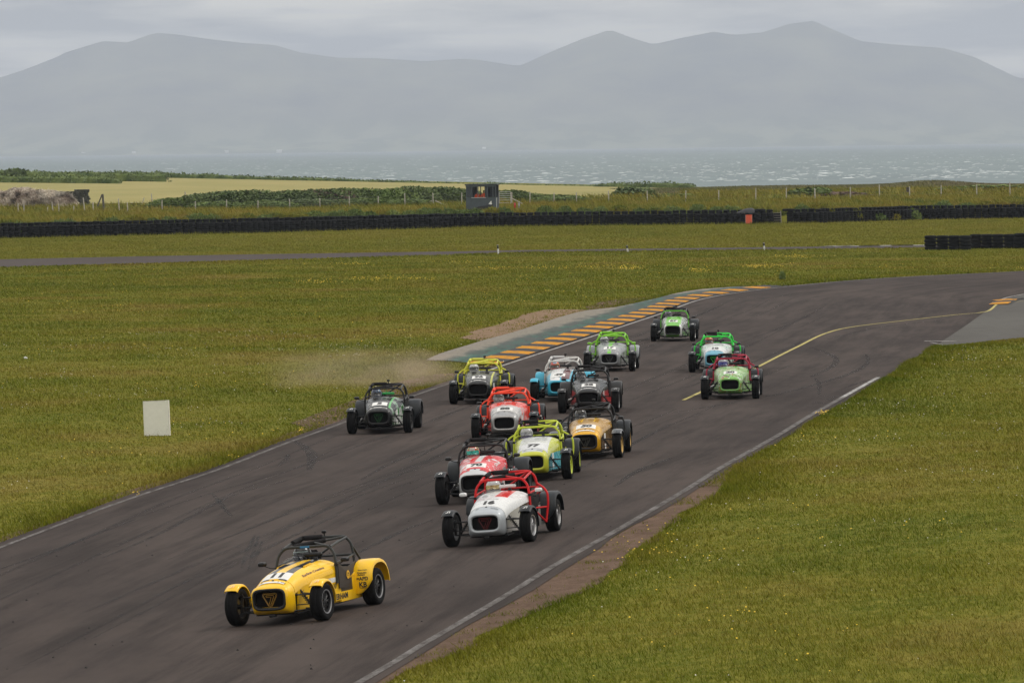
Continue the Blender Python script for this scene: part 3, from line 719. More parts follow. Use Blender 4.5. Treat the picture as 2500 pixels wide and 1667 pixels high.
# gorse and bramble bank beyond the fence: (px left, px right, px top, colour)
gb = [(395, 480, 481, 1), (440, 540, 473, 0), (500, 610, 466, 0), (560, 680, 461, 0), (640, 760, 462, 0), (720, 830, 463, 0), (800, 880, 459, 0), (850, 930, 457, 1), (900, 1000, 458, 1), (960, 1060, 456, 0), (1030, 1125, 456, 0), (1090, 1160, 458, 0),
      (1205, 1260, 462, 0), (1240, 1310, 471, 1), (1290, 1370, 481, 1), (480, 590, 490, 1), (600, 700, 487, 1), (700, 800, 486, 0), (820, 920, 484, 1), (920, 1040, 486, 1), (1320, 1420, 486, 1)]
wh = ['left end', 'far left', 'left', 'left middle', 'middle left', 'middle', 'middle right', 'right middle', 'near the hut', 'left of the hut', 'just left of the hut', 'behind the hut', 'just right of the hut', 'right of the gate', 'far right of the gate']
front = {'gorse': 0, 'bramble': 0}
desc = ['low', 'broad', 'spiky', 'rounded', 'ragged', 'dense', 'tall', 'spreading', 'thick', 'uneven', 'bristly', 'sprawling']
for i, (a, b, top, k) in enumerate(gb):
    cxp = (a + b) / 2; xx = at(cxp, 490, 500)[0]; D = float(Dbar(xx)) + (44 if i < 15 else 39); xx = at(cxp, 490, D)[0]; zb = float(ground_z(xx, D)); zt = at(cxp, top, D)[1]
    where = 'behind the hut' if 1090 <= a < 1200 else ('%s of the hut, %s on the crest' % ('left' if cxp < 1150 else 'right', ('nearest', 'next', 'farther', 'far', 'farthest')[min(4, int(abs(cxp - 1175) / 170))])) if i < 15 else 'at the bank foot %s' % (('far left', 'left', 'centre left', 'left of the hut', 'just left of the hut', 'right of the gate')[i - 15])
    bush('gorse_bush' if k == 0 else 'bramble_bush', '%s %s bush behind fence, %s' % (desc[i % 12], 'dark green gorse' if k == 0 else 'mid green bramble', where), 'bush', xx, D, ((b - a) * D / FPX * .80, 3.6, max(.6, (zt - zb) * 1.02)), M_gorse if k == 0 else M_green, 'bushes behind the fence', 6500, .038, i, twig=.6)
bush('dead_bush', 'pinkish brown dead bush among the gorse, left one', 'bush', at(765, 480, 512)[0], 512, (2.6, 1.4, 1.15), M_brown, None, 1100, .12, 2)
bush('dead_bush', 'pinkish brown dead bush among the gorse, right one nearer the hut', 'bush', at(845, 475, 514)[0], 514, (1.8, 1.2, 1.2), M_brown, None, 1100, .12, 3)
def px_bush(name, label, a, b, top, D, mat, depth=2.5, **k):
    cxp = (a + b) / 2; xx = at(cxp, 480, D)[0]; zb = float(ground_z(xx, D)); zt = at(cxp, top, D)[1]
    return bush(name, label, 'bush', xx, D, ((b - a) * D / FPX * .52, depth, max(.4, zt - zb)), mat, None, 1500, .12, int(a), **k)
px_bush('gorse_bush', 'dark rounded gorse mound standing alone in front of the pale field', 1490, 1592, 456, 545, M_gorse)
px_bush('gorse_bush', 'round green bush beside the fence right of the timber steps', 1945, 2025, 459, 534, M_green)
px_bush('dead_bush', 'low brown bush next to the round green one', 2010, 2085, 474, 533, M_brown)
px_bush('bramble_bush', 'wide bright green bramble bank at the far right', 2330, 2520, 452, 560, M_green, 5)
px_bush('bramble_bush', 'low green bramble tapering off left of the far right bank', 2280, 2400, 468, 562, M_green, 3)
px_bush('bramble_bush', 'low dark bramble patch under the fence right of centre', 1570, 1700, 482, 530, M_green, 1.5)
px_bush('weed_clump', 'single small green weed clump in the grass left of the bend', 1901, 1915, 668, 283, M_green, .25)
# hummocks of grass slumping over the tyre wall
hx = np.concatenate([np.linspace(15, 1230, 38), np.linspace(1330, 1790, 11), np.linspace(1960, 2490, 13)])
for i, a in enumerate(hx):
    a = a + random.uniform(-8, 8); x0 = at(a, 540, 470)[0]; D = float(Dbar(x0)) + 2.3; x0 = at(a, 540, D)[0]
    r_ = random.uniform(.7, 1.25); bush('grass_tussock', 'olive green tussock slumping over the tyre wall ' + ('left of the hut' if a < 1170 else 'between hut and steps' if a < 1888 else 'right of the steps'), 'tussock', x0, D, (r_, .8, random.uniform(.65, .95)), random.choice([M_long, M_green, M_green]), 'tussocks along the tyre wall ' + ('left of the hut' if a < 1170 else 'between hut and steps' if a < 1888 else 'right of the steps'), 900, .08, i, dz=.10, twig=1.0)

# pale crop field with hedges beyond it
t = NT('ripening_crop'); p = t.pos('world'); f = t.noise(t.scaled(p, (.06, .012, 1)), 1.0, 5, .6); f2 = t.noise(t.scaled(p, (1.4, .3, 1)), 1.0, 4, .7)
c = t.mix(t.lin(f, .32, .68), (.235, .215, .072, 1), (.315, .265, .105, 1)); M_crop = t.done(t.mix(t.lin(f2, .35, .65, 0, .35), c, (.22, .21, .075, 1)), .9, .1)
fxs = np.arange(-160, 41, 4.0); fys = np.arange(534, 1002, 9.0)
def crop_z(X, Y): return ground_z(X, Y) + .10
nx_ = len(fxs); XR = 9 + (fys - 534) / 468 * 20                              # the field's right hand edge slants away from the fence
GX = np.array([np.linspace(-160, xr_, nx_) for xr_ in XR]); GY = np.repeat(fys[:, None], nx_, 1); V = np.stack([GX, GY, crop_z(GX, GY)], -1).reshape(-1, 3)
i_ = np.arange((len(fys) - 1) * (nx_ - 1)); r_, c_ = i_ // (nx_ - 1), i_ % (nx_ - 1); a_ = r_ * nx_ + c_
fo = np_obj('crop_field', V, np.stack([a_, a_ + 1, a_ + nx_ + 1, a_ + nx_], -1), M_crop, smooth=True); tag(fo, kind='structure')
def hedge(name, label, pxs, D, base_drop=0.0, leaf=.22, dens=42, thick=1.6, mat=None, n=None):
    """pxs: (px, py of the top); a hedge of that top outline"""
    A = np.array([at(a, b, D) for a, b in pxs]); L = A[-1, 0] - A[0, 0]; n = int(L * dens)
    x = rng.uniform(A[0, 0], A[-1, 0], n); zt = np.interp(x, A[:, 0], A[:, 1]); zb = ground_z(x, np.full(n, D)) - .2
    hh = np.maximum(zt - zb, .25); u_ = rng.random(n) ** .8; z = zb + hh * u_ * (.9 + .25 * noise2(x, x * 0, 1.1, 31)); y = D + rng.normal(0, thick * .4, n)
    a = rng.normal(size=(n, 3)); a /= np.linalg.norm(a, axis=1)[:, None]; b = np.cross(a, rng.normal(size=(n, 3))); b /= np.linalg.norm(b, axis=1)[:, None]
    s = (leaf * rng.uniform(.5, 1.3, n))[:, None]; c_ = np.stack([x, y, z], -1); V = np.stack([c_ - a * s, c_ + a * s, c_ + b * s * 1.2], 1).reshape(-1, 3)
    o = np_obj(name, V, np.arange(len(V)).reshape(-1, 3), mat or M_gorse, attr={'rnd': np.repeat(rng.random(n) * .5 + .5 * u_, 3)})
    xs_ = np.arange(A[0, 0], A[-1, 0], 1.0); m = MB(); rings = []
    for q in xs_:
        zb_ = float(ground_z(q, D)) - .3; zt_ = max(float(np.interp(q, A[:, 0], A[:, 1])) * 1.0, zb_ + .4); hh_ = (zt_ - zb_) * (.80 + .15 * float(noise2(np.array([q]), np.array([0.]), 1.7, 9)[0])); rings.append([(q, D - .7, zb_), (q, D - .45, zb_ + hh_ * .8), (q, D, zb_ + hh_), (q, D + .45, zb_ + hh_ * .8), (q, D + .7, zb_)])
    m.loft(rings, True, True, closed=False); m.build('hedge_core', M_green, o); return tag(o, label, 'hedge')
hedge('hedgerow', 'long dark green hedgerow along the far edge of the pale field', [(-200, 419), (100, 419), (300, 418), (500, 424), (630, 430), (800, 434), (900, 440), (1000, 442), (1130, 449)], 1003)
hedge('hedgerow', 'low dark hedge running in front of the field at far left', [(-250, 427), (0, 427), (150, 428), (280, 431), (296, 439)], 850, dens=60)
hedge('hedgerow', 'tall windswept hedge block above the sea at far left', [(66, 417), (90, 417), (110, 419), (300, 421), (420, 421)], 900, dens=50)
px_bush('windswept_bush', 'dark windswept bush on the skyline at the far left edge', 15, 54, 411, 905, M_gorse, 3)
px_bush('windswept_bush', 'smaller dark bush cut by the left edge of the photo', -30, 20, 417, 905, M_gorse, 3)
hedge('hedgerow', 'thin low hedge beyond the field right of the hut', [(1130, 449), (1200, 446), (1300, 451), (1450, 452), (1500, 448)], 1003, dens=36, leaf=.17)
hedge('hedgerow', 'grey green scrub hump on the shore right of the field', [(1450, 452), (1500, 446.5), (1570, 446), (1620, 443.5), (1670, 446), (1700, 452)], 960, dens=70, leaf=.2)

# heap of dead brushwood and the ruined stone wall, far left
def lumpy(x0, x1, tops, D, depth, mat, name, label, cat):
    A = np.array([at(a, b, D) for a, b in tops]); n = 14000; x = rng.uniform(A[0, 0], A[-1, 0], n); zt = np.interp(x, A[:, 0], A[:, 1]); zb = ground_z(x, np.full(n, D)) - .2
    ph = rng.uniform(.25, math.pi * .62, n); y = D - np.cos(math.pi - ph) * 0 - depth * np.sin(math.pi / 2 - ph); z = zb + (zt - zb) * np.sin(np.clip(ph, 0, math.pi / 2)) * (.95 + .1 * noise2(x, ph, .5, 40))
    d = np.stack([rng.normal(.5, .4, n), rng.normal(0, .5, n), rng.normal(-.7, .4, n)], -1); d /= np.linalg.norm(d, axis=1)[:, None]; s = rng.uniform(.15, .50, n)[:, None]; w = np.cross(d, rng.normal(size=(n, 3))); w /= np.linalg.norm(w, axis=1)[:, None]
    c_ = np.stack([x, y, z], -1); V = np.stack([c_ - w * .05, c_ + w * .05, c_ + d * s], 1).reshape(-1, 3); o = np_obj(name, V, np.arange(len(V)).reshape(-1, 3), mat, attr={'rnd': np.repeat(np.clip(noise2(x * 1.0, z, .45, 3) * 1.2 - .2 + rng.normal(0, .12, n), 0, 1), 3)})
    core = []; m = MB(); k = 24
    xs_ = np.linspace(A[0, 0], A[-1, 0], k); rings = []
    for q in xs_:
        zt_ = float(np.interp(q, A[:, 0], A[:, 1])); zb_ = float(ground_z(q, D)) - .3; rings.append([(q, D - (depth - .15) * math.cos(a_), zb_ + (zt_ - zb_) * .93 * math.sin(a_)) for a_ in np.linspace(0, math.pi, 9)])
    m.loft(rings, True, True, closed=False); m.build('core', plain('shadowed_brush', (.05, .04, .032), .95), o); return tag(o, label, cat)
lumpy(0, 185, [(-60, 475), (-20, 470), (10, 466), (30, 460), (65, 458), (80, 464), (110, 466), (140, 468), (160, 471), (176, 482), (188, 496)], 520, 1.6, M_straw, 'brushwood_heap', 'big heap of dry greyish pink brushwood at the far left', 'brushwood heap')
M_stone = plain('lichened_stone', (.075, .075, .062), .95, var=.4, scale=2.5); M_stone2 = plain('dark_stone', (.05, .052, .045), .95, var=.4, scale=3)
sw = empty('stone_wall', (at(180, 490, 524)[0], 524, float(ground_z(at(180, 490, 524)[0], 524)))); tag(sw, 'ruined dark stone wall end beside the brushwood heap', 'stone wall')
W0 = at(136, 490, 524)[0]; W1 = at(215, 490, 524)[0]; zb = float(ground_z(W0, 524)) - .1; k = 0
stone_meshes = []
for q in range(6):
    m = MB(); m.box(-.5, .5, -.5, .5, -.5, .5, .12)
    m.v = [tuple(c + random.uniform(-.05, .05) for c in v) for v in m.v]; stone_meshes.append(m.mesh('stone', M_stone if q % 2 else M_stone2))
row = 0; z = zb
while z < zb + 1.7:
    hgt1 = random.uniform(.13, .19); x = W0 + random.uniform(0, .2)
    while x < W1:
        w = random.uniform(.2, .38); topz = at(1250 + (x - 0) / 524 * FPX, 0, 524)[1]; pxx = 1250 + x / 524 * FPX; tz = at(pxx, np.interp(pxx, [136, 150, 172, 190, 205, 215], [468, 466, 466, 463, 461, 462]), 524)[1]
        if z + hgt1 < tz + .05:
            o = link(bpy.data.objects.new('stone', random.choice(stone_meshes)), sw); o.location = (x + w / 2 - sw.location.x, random.uniform(-.04, .04), z + hgt1 / 2 - sw.location.z); o.scale = (w * .98, .55, hgt1 * 1.0)
        x += w
    z += hgt1
m = MB(); m.box(W0 + .1 - sw.location.x, W1 - .12 - sw.location.x, -.2, .2, -.1, at(190, 464, 524)[1] - sw.location.z - .22); m.build('rubble_core', M_stone2, sw)

# ================================================================== tyre wall
t = NT('old_tyre_rubber'); p = t.pos('world'); f = t.noise(p, 3.0, 4, .6)
M_tyre_w = t.done(t.mix(t.lin(f, .35, .7), (.004, .0045, .005, 1), (.014, .0145, .0145, 1)), .85, .12)
def tyre_prof(z0, h, R=.285):
    return [(z0, R * .62), (z0 + .01, R * .86), (z0 + h * .22, R * .985), (z0 + h * .5, R), (z0 + h * .78, R * .985), (z0 + h - .01, R * .86), (z0 + h, R * .62)]
stack_m = []
for q in range(5):
    m = MB(); n = 5; h = .188 + random.uniform(-.004, .004); prof = []
    for k in range(n):
        pr = tyre_prof(k * h, h, .282 + random.uniform(-.008, .008)); prof += pr if k == 0 else pr[1:]
    m.lathe(prof, 14, 'Z'); stack_m.append(m.mesh('tyre_stack', M_tyre_w, True))
arc = np.concatenate([[0], np.cumsum(np.linalg.norm(np.diff(BAR, axis=0), axis=1))])
iL, iR = at(-40, 580, 456)[0], at(2540, 534, 503)[0]
s_of = lambda x: np.interp(x, BAR[:, 0], arc)
gap0, gap1 = at(1876, 545, 490)[0], at(1900, 545, 490)[0]
stacks_front, stacks_back = [], []
s = float(s_of(iL)); k = 0
while s < float(s_of(iR)):
    x = float(np.interp(s, arc, BAR[:, 0])); y = float(np.interp(s, arc, BAR[:, 1]))
    if not (gap0 - .25 < x < gap1 + .25):
        o = link(bpy.data.objects.new('tyre_stack', stack_m[k % 5])); o.location = (x, y + random.uniform(-.04, .04), float(bank(x, y))); o.rotation_euler = (random.uniform(-.02, .02), random.uniform(-.02, .02), random.uniform(0, 6)); o.scale.z = random.uniform(.97, 1.03)
        stacks_front.append((1250 + x / y * FPX, o))
    s += .575; k += 1
s = float(s_of(iL)) + .3
while s < float(s_of(iR)):
    x = float(np.interp(s, arc, BAR[:, 0])); y = float(np.interp(s, arc, BAR[:, 1])) + .62
    if not (gap0 - .25 < x < gap1 + .25):
        o = link(bpy.data.objects.new('tyre_stack', stack_m[k % 5])); o.location = (x, y, .16 + random.uniform(-.02, .04)); o.scale.z = 1.12; o.rotation_euler.z = random.uniform(0, 6)
        stacks_back.append((1250 + x / y * FPX, o))
    s += .62; k += 1
ORD = ['first', 'second', 'third', 'fourth', 'fifth', 'sixth', 'seventh', 'eighth', 'ninth', 'tenth', 'eleventh', 'twelfth']
for lst, rowname in ((stacks_front, 'front row'), (stacks_back, 'back row')):
    lst.sort(key=lambda q: q[0]); left = [q for q in lst if q[0] < 1888]; right = [q for q in lst if q[0] >= 1888]
    for q, (px, o) in enumerate(lst):
        nl = len(left) - 1 - q if px < 1888 else 99; nr = q - len(left) if px >= 1888 else 99; hl = sum(1 for p_, _ in lst if px < p_ < 1137); hr = sum(1 for p_, _ in lst if 1212 < p_ < px)
        if nl < 12: w = ORD[nl] + ' left of the timber steps'
        elif nr < 12: w = ORD[nr] + ' right of the timber steps'
        elif px < 1137 and hl < 12: w = ORD[hl] + ' left of the marshal hut'
        elif 1137 <= px <= 1212: w = ['leftmost', 'second from left', 'third from left', 'fourth from left', 'fifth from left', 'sixth from left'][min(5, sum(1 for p_, _ in lst if 1137 <= p_ < px))] + ' of those below the hut'
        elif px > 1212 and hr < 12: w = ORD[hr] + ' right of the marshal hut'
        else: w = 'far left, below the brushwood heap' if px < 300 else 'left, below the pale field' if px < 560 else 'left of the hut, below the gorse' if px < 1137 else 'between the hut and the orange board' if px < 1888 else 'right of the steps' if px < 2230 else 'above the near right barrier'
        tag(o, '%s tyre stack of the far wall, %s' % (rowname, w), 'tyre stack', '%s of the far tyre wall' % rowname)
# nearer barrier at the right, each tyre a part
tm = MB(); tm.lathe(tyre_prof(0, .232, .385) , 18, 'Z'); tyre_one = tm.mesh('tyre', M_tyre_w, True)
bx0 = P(2270, 611); xs_px = [2272, 2301, 2330, 2357, 2383, 2409, 2437, 2465, 2490, 2517]
wherek = ['leftmost, at the open end', 'second from the open end', 'third from the open end', 'fourth from the open end', 'fifth from the open end', 'sixth from the open end', 'seventh from the open end', 'eighth from the open end', 'ninth from the open end, taller', 'cut by the right edge']
for i, a in enumerate(xs_px):
    x, y = P(a, 610.5 if i < 4 else 607); root = empty('tyre_stack', (x, y, float(bank(x, y)))); n = 4
    tag(root, 'black tyre stack of the near right barrier, ' + wherek[i], 'tyre stack', 'near barrier of tyre stacks at right')
    for q in range(n):
        o = link(bpy.data.objects.new('tyre', tyre_one), root); o.location = (random.uniform(-.035, .035), random.uniform(-.03, .03), q * .226); o.rotation_euler.z = random.uniform(0, 6)
        if i >= 8: o.scale.z = 1.06; o.location.z = q * .24
# orange panel, tarpaulin, loose tyres, timber steps at the gap
def place_px(px, py, D): x, z = at(px, py, D); return x, D, z
xo, zo = at(1829, 547.5, float(Dbar(at(1829, 547, 487)[0])) - .36); yo = float(Dbar(xo)) - .36
m = MB(); m.box(-.26, .26, -.02, .02, 0, .80, .01); o = m.build('marker_board', plain('orange_board', (.62, .085, .035), .6, var=.1)); o.location = (xo, yo, 0.0)
m2 = MB(); m2.box(-.30, -.26, -.025, .025, 0, .80); m2.box(.22, .26, -.028, -.021, .02, .78); m2.build('trim_strip', plain('faded_pink_edge', (.5, .26, .2), .6), o); tag(o, 'orange red upright marker board against the far tyre wall', 'marker board')
D = yo + 1.0; x, z = at(1820, 524, D)
m = MB(); rings = []
for k in range(9):
    a = k / 8; xx = -.75 + 1.5 * a; hh = .06 + .36 * math.sin(min(1, a * 1.25) * math.pi / 2) * (1 if a < .9 else .75); rings.append([(xx, -.6 * math.cos(b) * (.6 + .4 * a), hh * math.sin(b)) for b in np.linspace(0, math.pi, 8)])
m.loft(rings, True, True, closed=False); o = m.build('tarpaulin', plain('black_plastic_sheet', (.008, .009, .012), .5, var=.4, scale=3), None, True); o.location = (x, D, .95); tag(o, 'shiny black plastic sheet humped on the tyre wall left of the steps', 'plastic sheet')
x, z = at(1855, 517, D); m = MB(); m.lathe(tyre_prof(0, .26, .46), 20, 'Z'); o = m.build('loose_tyre', M_tyre_w, None, True); o.location = (x, D - .3, 1.02); tag(o, 'big loose tyre lying on top of the tyre wall beside the steps', 'tyre')
x, z = at(1926, 512, D); o = link(bpy.data.objects.new('loose_tyre', o.data)); o.location = (x, D + .2, 1.05); o.scale = (1.2, .8, .8); tag(o, 'loose tyre lying on the tyre wall right of the steps', 'tyre')
xs0 = at(1888, 545, 487)[0]; ys0 = float(Dbar(xs0))
st = empty('timber_steps', (xs0, ys0, 0)); tag(st, 'grey timber steps climbing the bank through the gap in the tyre wall', 'steps')
M_wood = plain('grey_timber', (.20, .18, .155), .85, var=.3, scale=6)
for k in range(5):
    m = MB(); m.box(-.33, .33, -.03, .24, -.035, 0.0, .005); o = m.build('tread', M_wood, st); o.location = (0, .28 * k, .12 + .20 * k)
    m = MB(); m.box(-.32, .32, 0, .02, -.20, -.036); o = m.build('riser', M_tyre_w, st); o.location = (0, .28 * k, .12 + .20 * k)
for sx in (-.36, .36):
    m = MB(); m.tube([(sx, -.1, 0), (sx, 1.35, 1.05)], .035, 4); m.build('stringer', M_wood, st)

# marker posts by the far leg
mp = MB(); mp.tube([(0, 0, 0), (.02, 0, .52)], .045, 8)
for i, (px, y0, y1, lab) in enumerate([(1217, 599, 621, 'left'), (1532.7, 600, 616, 'middle'), (1866.6, 593.5, 611.4, 'right')]):
    x, y = P(px, y1); h = (y1 - y0) * y / FPX; root = empty('marker_post', (x, y, 0)); tag(root, 'short white and black marker post by the far track, %s one' % lab, 'marker post', 'marker posts by the far track')
    m = MB(); m.tube([(0, 0, 0), (-.03, 0, h * .62)], .055, 8); m.build('post', plain('white_plastic', (.62, .62, .62), .5), root)
    m = MB(); m.tube([(-.03, 0, h * .62), (-.05, 0, h)], .056, 8); m.build('black_band', plain('black_plastic', (.02, .02, .02), .5), root)
    m = MB(); m.tube([(-.05, 0, h), (-.052, 0, h * 1.06)], [.058, .045], 8); m.build('cap', plain('pale_plastic', (.35, .35, .35), .5), root)

# scrap of litter in the grass at far left
x, y = P(62, 877); m = MB(); m.box(-.05, .05, -.04, .04, 0, .05, .012); m.v = [tuple(c + random.uniform(-.018, .018) for c in v) for v in m.v]
o = m.build('litter', plain('crumpled_paper', (.6, .6, .6), .8)); o.location = (x, y, float(bank(x, y)) + .02); tag(o, 'small crumpled white scrap lying in the grass near the left edge', 'litter')

# white board in the grass
bx, by = P(384, 1063); zb = float(bank(bx, by))
o = empty('white_board', (bx, by, zb - .03)); o.rotation_euler = (math.radians(-4), math.radians(-2.5), math.radians(-9)); tag(o, 'blank white foam board standing in the grass left of the track', 'board')
m = MB(); m.box(-.315, .315, -.045, .045, 0, .865, .012)
t = NT('painted_foam_board'); p = t.pos(); f = t.noise(p, 9, 5, .7); zc = t.n('ShaderNodeSeparateXYZ', {0: p}).outputs['Z']; sp_ = t.noise(p, 60, 3, .8)
c = t.mix(t.lin(f, .35, .7), (.66, .66, .58, 1), (.72, .72, .64, 1)); dirtf = t.math('MULTIPLY', t.lin(zc, .30, .0), t.lin(sp_, .56, .66)); c = t.mix(dirtf, c, (.12, .10, .07, 1))
m.build('panel', t.done(c, .7, .3), o)
m = MB(); m.box(.3155, .322, -.047, .047, 0, .868); m.box(-.316, .3155, -.047, .047, .866, .873); m.build('sunlit_edge', plain('sunlit_white', (.72, .70, .63), .6, var=.12), o)  # right and top edges coloured paler, standing in for sun on them

# ================================================================== wire fence
M_post = plain('weathered_post', (.38, .355, .32), .9, var=.35, scale=5); M_wire = plain('galvanised_wire', (.12, .12, .115), .5, .6)
posts = [(44.6, 493.5, 517.8), (58, 496, 518), (116, 506, 515), (130.6, 491, 518), (144, 496, 516.5), (180, 502, 518), (208, 483, 518), (228, 491, 515), (292, 478, 509), (312, 490, 511), (396, 483, 507.5), (477, 486, 506), (553, 481, 504), (629.6, 481, 500), (708, 481, 502.5), (781, 477, 498.6), (853, 477, 502), (923, 477, 500), (989, 473, 502), (1058, 473, 501), (1127, 470, 497),
         (1293.6, 472, 498), (1352, 471.5, 495.7), (1407.6, 472.7, 497), (1486.7, 470, 497), (1581, 467.6, 494.4), (1674, 467.6, 493), (1754.6, 467.6, 493), (1845, 465, 494.4), (1920, 466, 495), (1990, 466, 492.6), (2076, 465, 492.6), (2148, 462, 494), (2221, 463.6, 488.5), (2297.8, 461, 488.5), (2385, 458, 485.7), (2466, 450, 483), (2545, 450, 481)]
fence = empty('wire_fence', (0, 515, 1.6)); tag(fence, 'long post and wire fence along the top of the grassy bank', 'fence')
tops = []
for i, (px, a, b) in enumerate(posts):
    x = at(px, b, 510)[0]; D = float(Dbar(x)) + 35; x = at(px, b, D)[0]; z = float(ground_z(x, D)); h = max(.55, (b - a) * D / FPX + .06); r_ = .055 if px not in (1990,) else .075
    m = MB(); lean = random.uniform(-.04, .04) + (-.12 if px in (208, 130.6, 292) else 0); m.tube([(0, 0, -.3), (lean, 0, h * .97), (lean, 0, h)], [r_, r_ * .95, r_ * .7], 6); o = m.build('post', M_post, fence); o.location = (x, D - 515, z - 1.6)
    if h > .7: tops.append((x + lean, D - 515, z - 1.6, h))
for hh in (.92, .70, .48, .28):
    for seg in (tops[:16], tops[16:]):
        m = MB(); pth = []
        for i in range(len(seg) - 1):
            a, b = seg[i], seg[i + 1]; pth += [(a[0], a[1], a[2] + a[3] * hh), ((a[0] + b[0]) / 2, (a[1] + b[1]) / 2, (a[2] + b[2] + (a[3] + b[3]) * hh) / 2 - .03)]
        a = seg[-1]; pth.append((a[0], a[1], a[2] + a[3] * hh)); m.tube(pth, .0035, 4); m.build('wire', M_wire, fence)
def strut(px, py, px2, py2, dD=35):
    D = float(Dbar(at(px, py, 510)[0])) + dD; a = at(px, py, D); b = at(px2, py2, D); m = MB(); m.tube([(a[0], D - 515, a[1] - 1.6), (b[0], D - 515 - .3, b[1] - 1.6 - .05)], .05, 6); m.build('brace', M_post, fence)
strut(1054, 490, 1032, 502); strut(1062, 490, 1092, 502)
x = at(2217, 463, 540)[0]; D = float(Dbar(x)) + 34.8; x, z = at(2217, 463, D); m = MB(); m.box(-.17, .17, -.02, .02, -.22, .22); o = m.build('notice_board', plain('dark_notice', (.06, .05, .04), .8), fence); o.location = (x, D - 515, z - 1.6)
# leaning timbers (A shaped) and odd stakes
x0, D0 = at(246, 512, 495)[0], 493
m = MB(); a = at(238, 504, D0); b = at(249, 475, D0); c_ = at(254, 512, D0); m.tube([(a[0], D0, a[1]), (b[0], D0, b[1])], .06, 5)
o = m.build('leaning_timber', plain('dark_timber', (.085, .078, .07), .9, var=.3)); tag(o, 'thin grey timber leaning on a dark post right of the stone wall', 'timber')
m = MB(); m.tube([(b[0] + .05, D0, b[1] + .03), (c_[0], D0, c_[1] - .2)], [.10, .10], 6); o = m.build('timber_post', plain('dark_timber', (.085, .078, .07), .9, var=.3)); tag(o, 'thick dark upright post right of the stone wall', 'post')
for i, (px, a, b, l, lab) in enumerate([(344, 483, 500, .3, 'dark stake leaning right behind the fence'), (372.5, 473, 496, -.1, 'tall pale stake left of the gorse bank'), (453, 468, 479.5, -.05, 'stake poking up behind the left end of the gorse bank')]):
    D = 512; x, zz_ = at(px, b, D); h = (b - a) * D / FPX; m = MB(); m.tube([(0, 0, -.3), (l, 0, h)], .05, 5); o = m.build('stake', M_post); o.location = (x, D, zz_); tag(o, lab, 'stake')

# ================================================================== field gate
gx0, gx1 = at(1219, 500, 512)[0], at(1247, 500, 512)[0]; gD = float(Dbar(gx0)) + 33; gx0, gx1 = at(1219, 500, gD)[0], at(1247, 500, gD)[0]; gz = float(ground_z(gx0, gD))
gate = empty('field_gate', ((gx0 + gx1) / 2, gD, gz)); tag(gate, 'pale metal five bar gate between wooden posts right of the hut', 'gate')
gw = (gx1 - gx0) / 2; top = at(1230, 469, gD)[1] - gz
M_galv = plain('galvanised_steel', (.42, .43, .42), .45, .4)
for k in range(6):
    m = MB(); z = .15 + (top - .15) * (k / 5) ** .85; m.tube([(-gw, 0, z), (gw, 0, z)], .022, 6); m.build('bar', M_galv, gate)
for sx in (-gw, gw):
    m = MB(); m.tube([(sx, 0, .1), (sx, 0, top)], .026, 6); m.build('upright', M_galv, gate)
    m = MB(); m.tube([(sx * 1.12, .02, -.3), (sx * 1.12, .02, top * .98)], .09, 8); m.build('gate_post', M_post, gate)
m = MB(); m.tube([(gw * 1.15, 0, top * .5), (gw * 1.15 + 1.0, 0, .05)], .045, 6); m.build('brace', M_post, gate)

# ================================================================== marshal hut
HD = float(Dbar(at(1175, 517, 495)[0])) + 15
hx0, hz0 = at(1138, 516.5, HD); hx1, _ = at(1212, 516.5, HD); hw = hx1 - hx0; hh = at(1175, 449.5, HD)[1] - hz0
hut = empty('marshal_hut', ((hx0 + hx1) / 2, HD, hz0), math.radians(-7)); tag(hut, 'dark blue grey wooden marshal hut numbered 4 behind the tyre wall', 'hut')
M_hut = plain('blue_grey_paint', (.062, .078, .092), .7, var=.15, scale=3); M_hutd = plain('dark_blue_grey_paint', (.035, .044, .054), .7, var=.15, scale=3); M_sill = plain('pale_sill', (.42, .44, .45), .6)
a = hw / 2; sill = hh * .50; dpt = 1.9
def hp(name, args, mat):
    m = MB(); m.box(*args, .004); return m.build(name, mat, hut)
for nm, y0 in (('front_wall', 0), ('back_wall', dpt)):
    o = hp(nm, (-a, a, y0 - .02, y0 + .02, 0, sill), M_hut)
    for k in range(9):
        m = MB(); m.box(-a + .02 + k * hw / 9, -a + (k + 1) * hw / 9 - .015, y0 - .035, y0 - .021, .02, sill - .05); m.build('plank', M_hut, o)
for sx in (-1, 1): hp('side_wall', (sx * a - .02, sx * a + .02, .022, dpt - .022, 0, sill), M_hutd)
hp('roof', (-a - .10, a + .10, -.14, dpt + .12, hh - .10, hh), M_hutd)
hp('fascia', (-a - .02, a + .02, -.08, -.045, hh - .24, hh - .105), M_hut)
for sx in (-a + .04, -a + .52, -a + 1.05, a - .75, a - .28, a - .04):
    for y0 in (0, dpt): hp('frame_post', (sx - .035, sx + .035, y0 - .034, y0 + .034, sill + .001, hh - .101), M_hut)
hp('window_sill', (-a + .48, a - .9, -.09, .03, sill - .03, sill + .015), M_sill)
hp('infill_panel', (-a + .02, -a + .5, -.015, .015, sill + .02, hh - .11), M_hutd)
hp('infill_panel', (a - .98, a - .72, -.015, .015, sill + .02, hh - .11), M_hutd)
hp('rear_panel', (a - 1.25, a - .03, dpt - .02, dpt + .02, sill + .02, hh - .11), M_hutd)
hp('rear_panel', (-a + .02, -a + .75, dpt - .02, dpt + .02, sill + .02, hh - .11), M_hutd)
hp('corner_trim', (a + .001, a + .05, -.05, 0, hh * .12, sill - .02), M_sill)
hp('shelf', (-a + .1, a - .1, .2, .6, sill - .06, sill - .03), M_hutd)
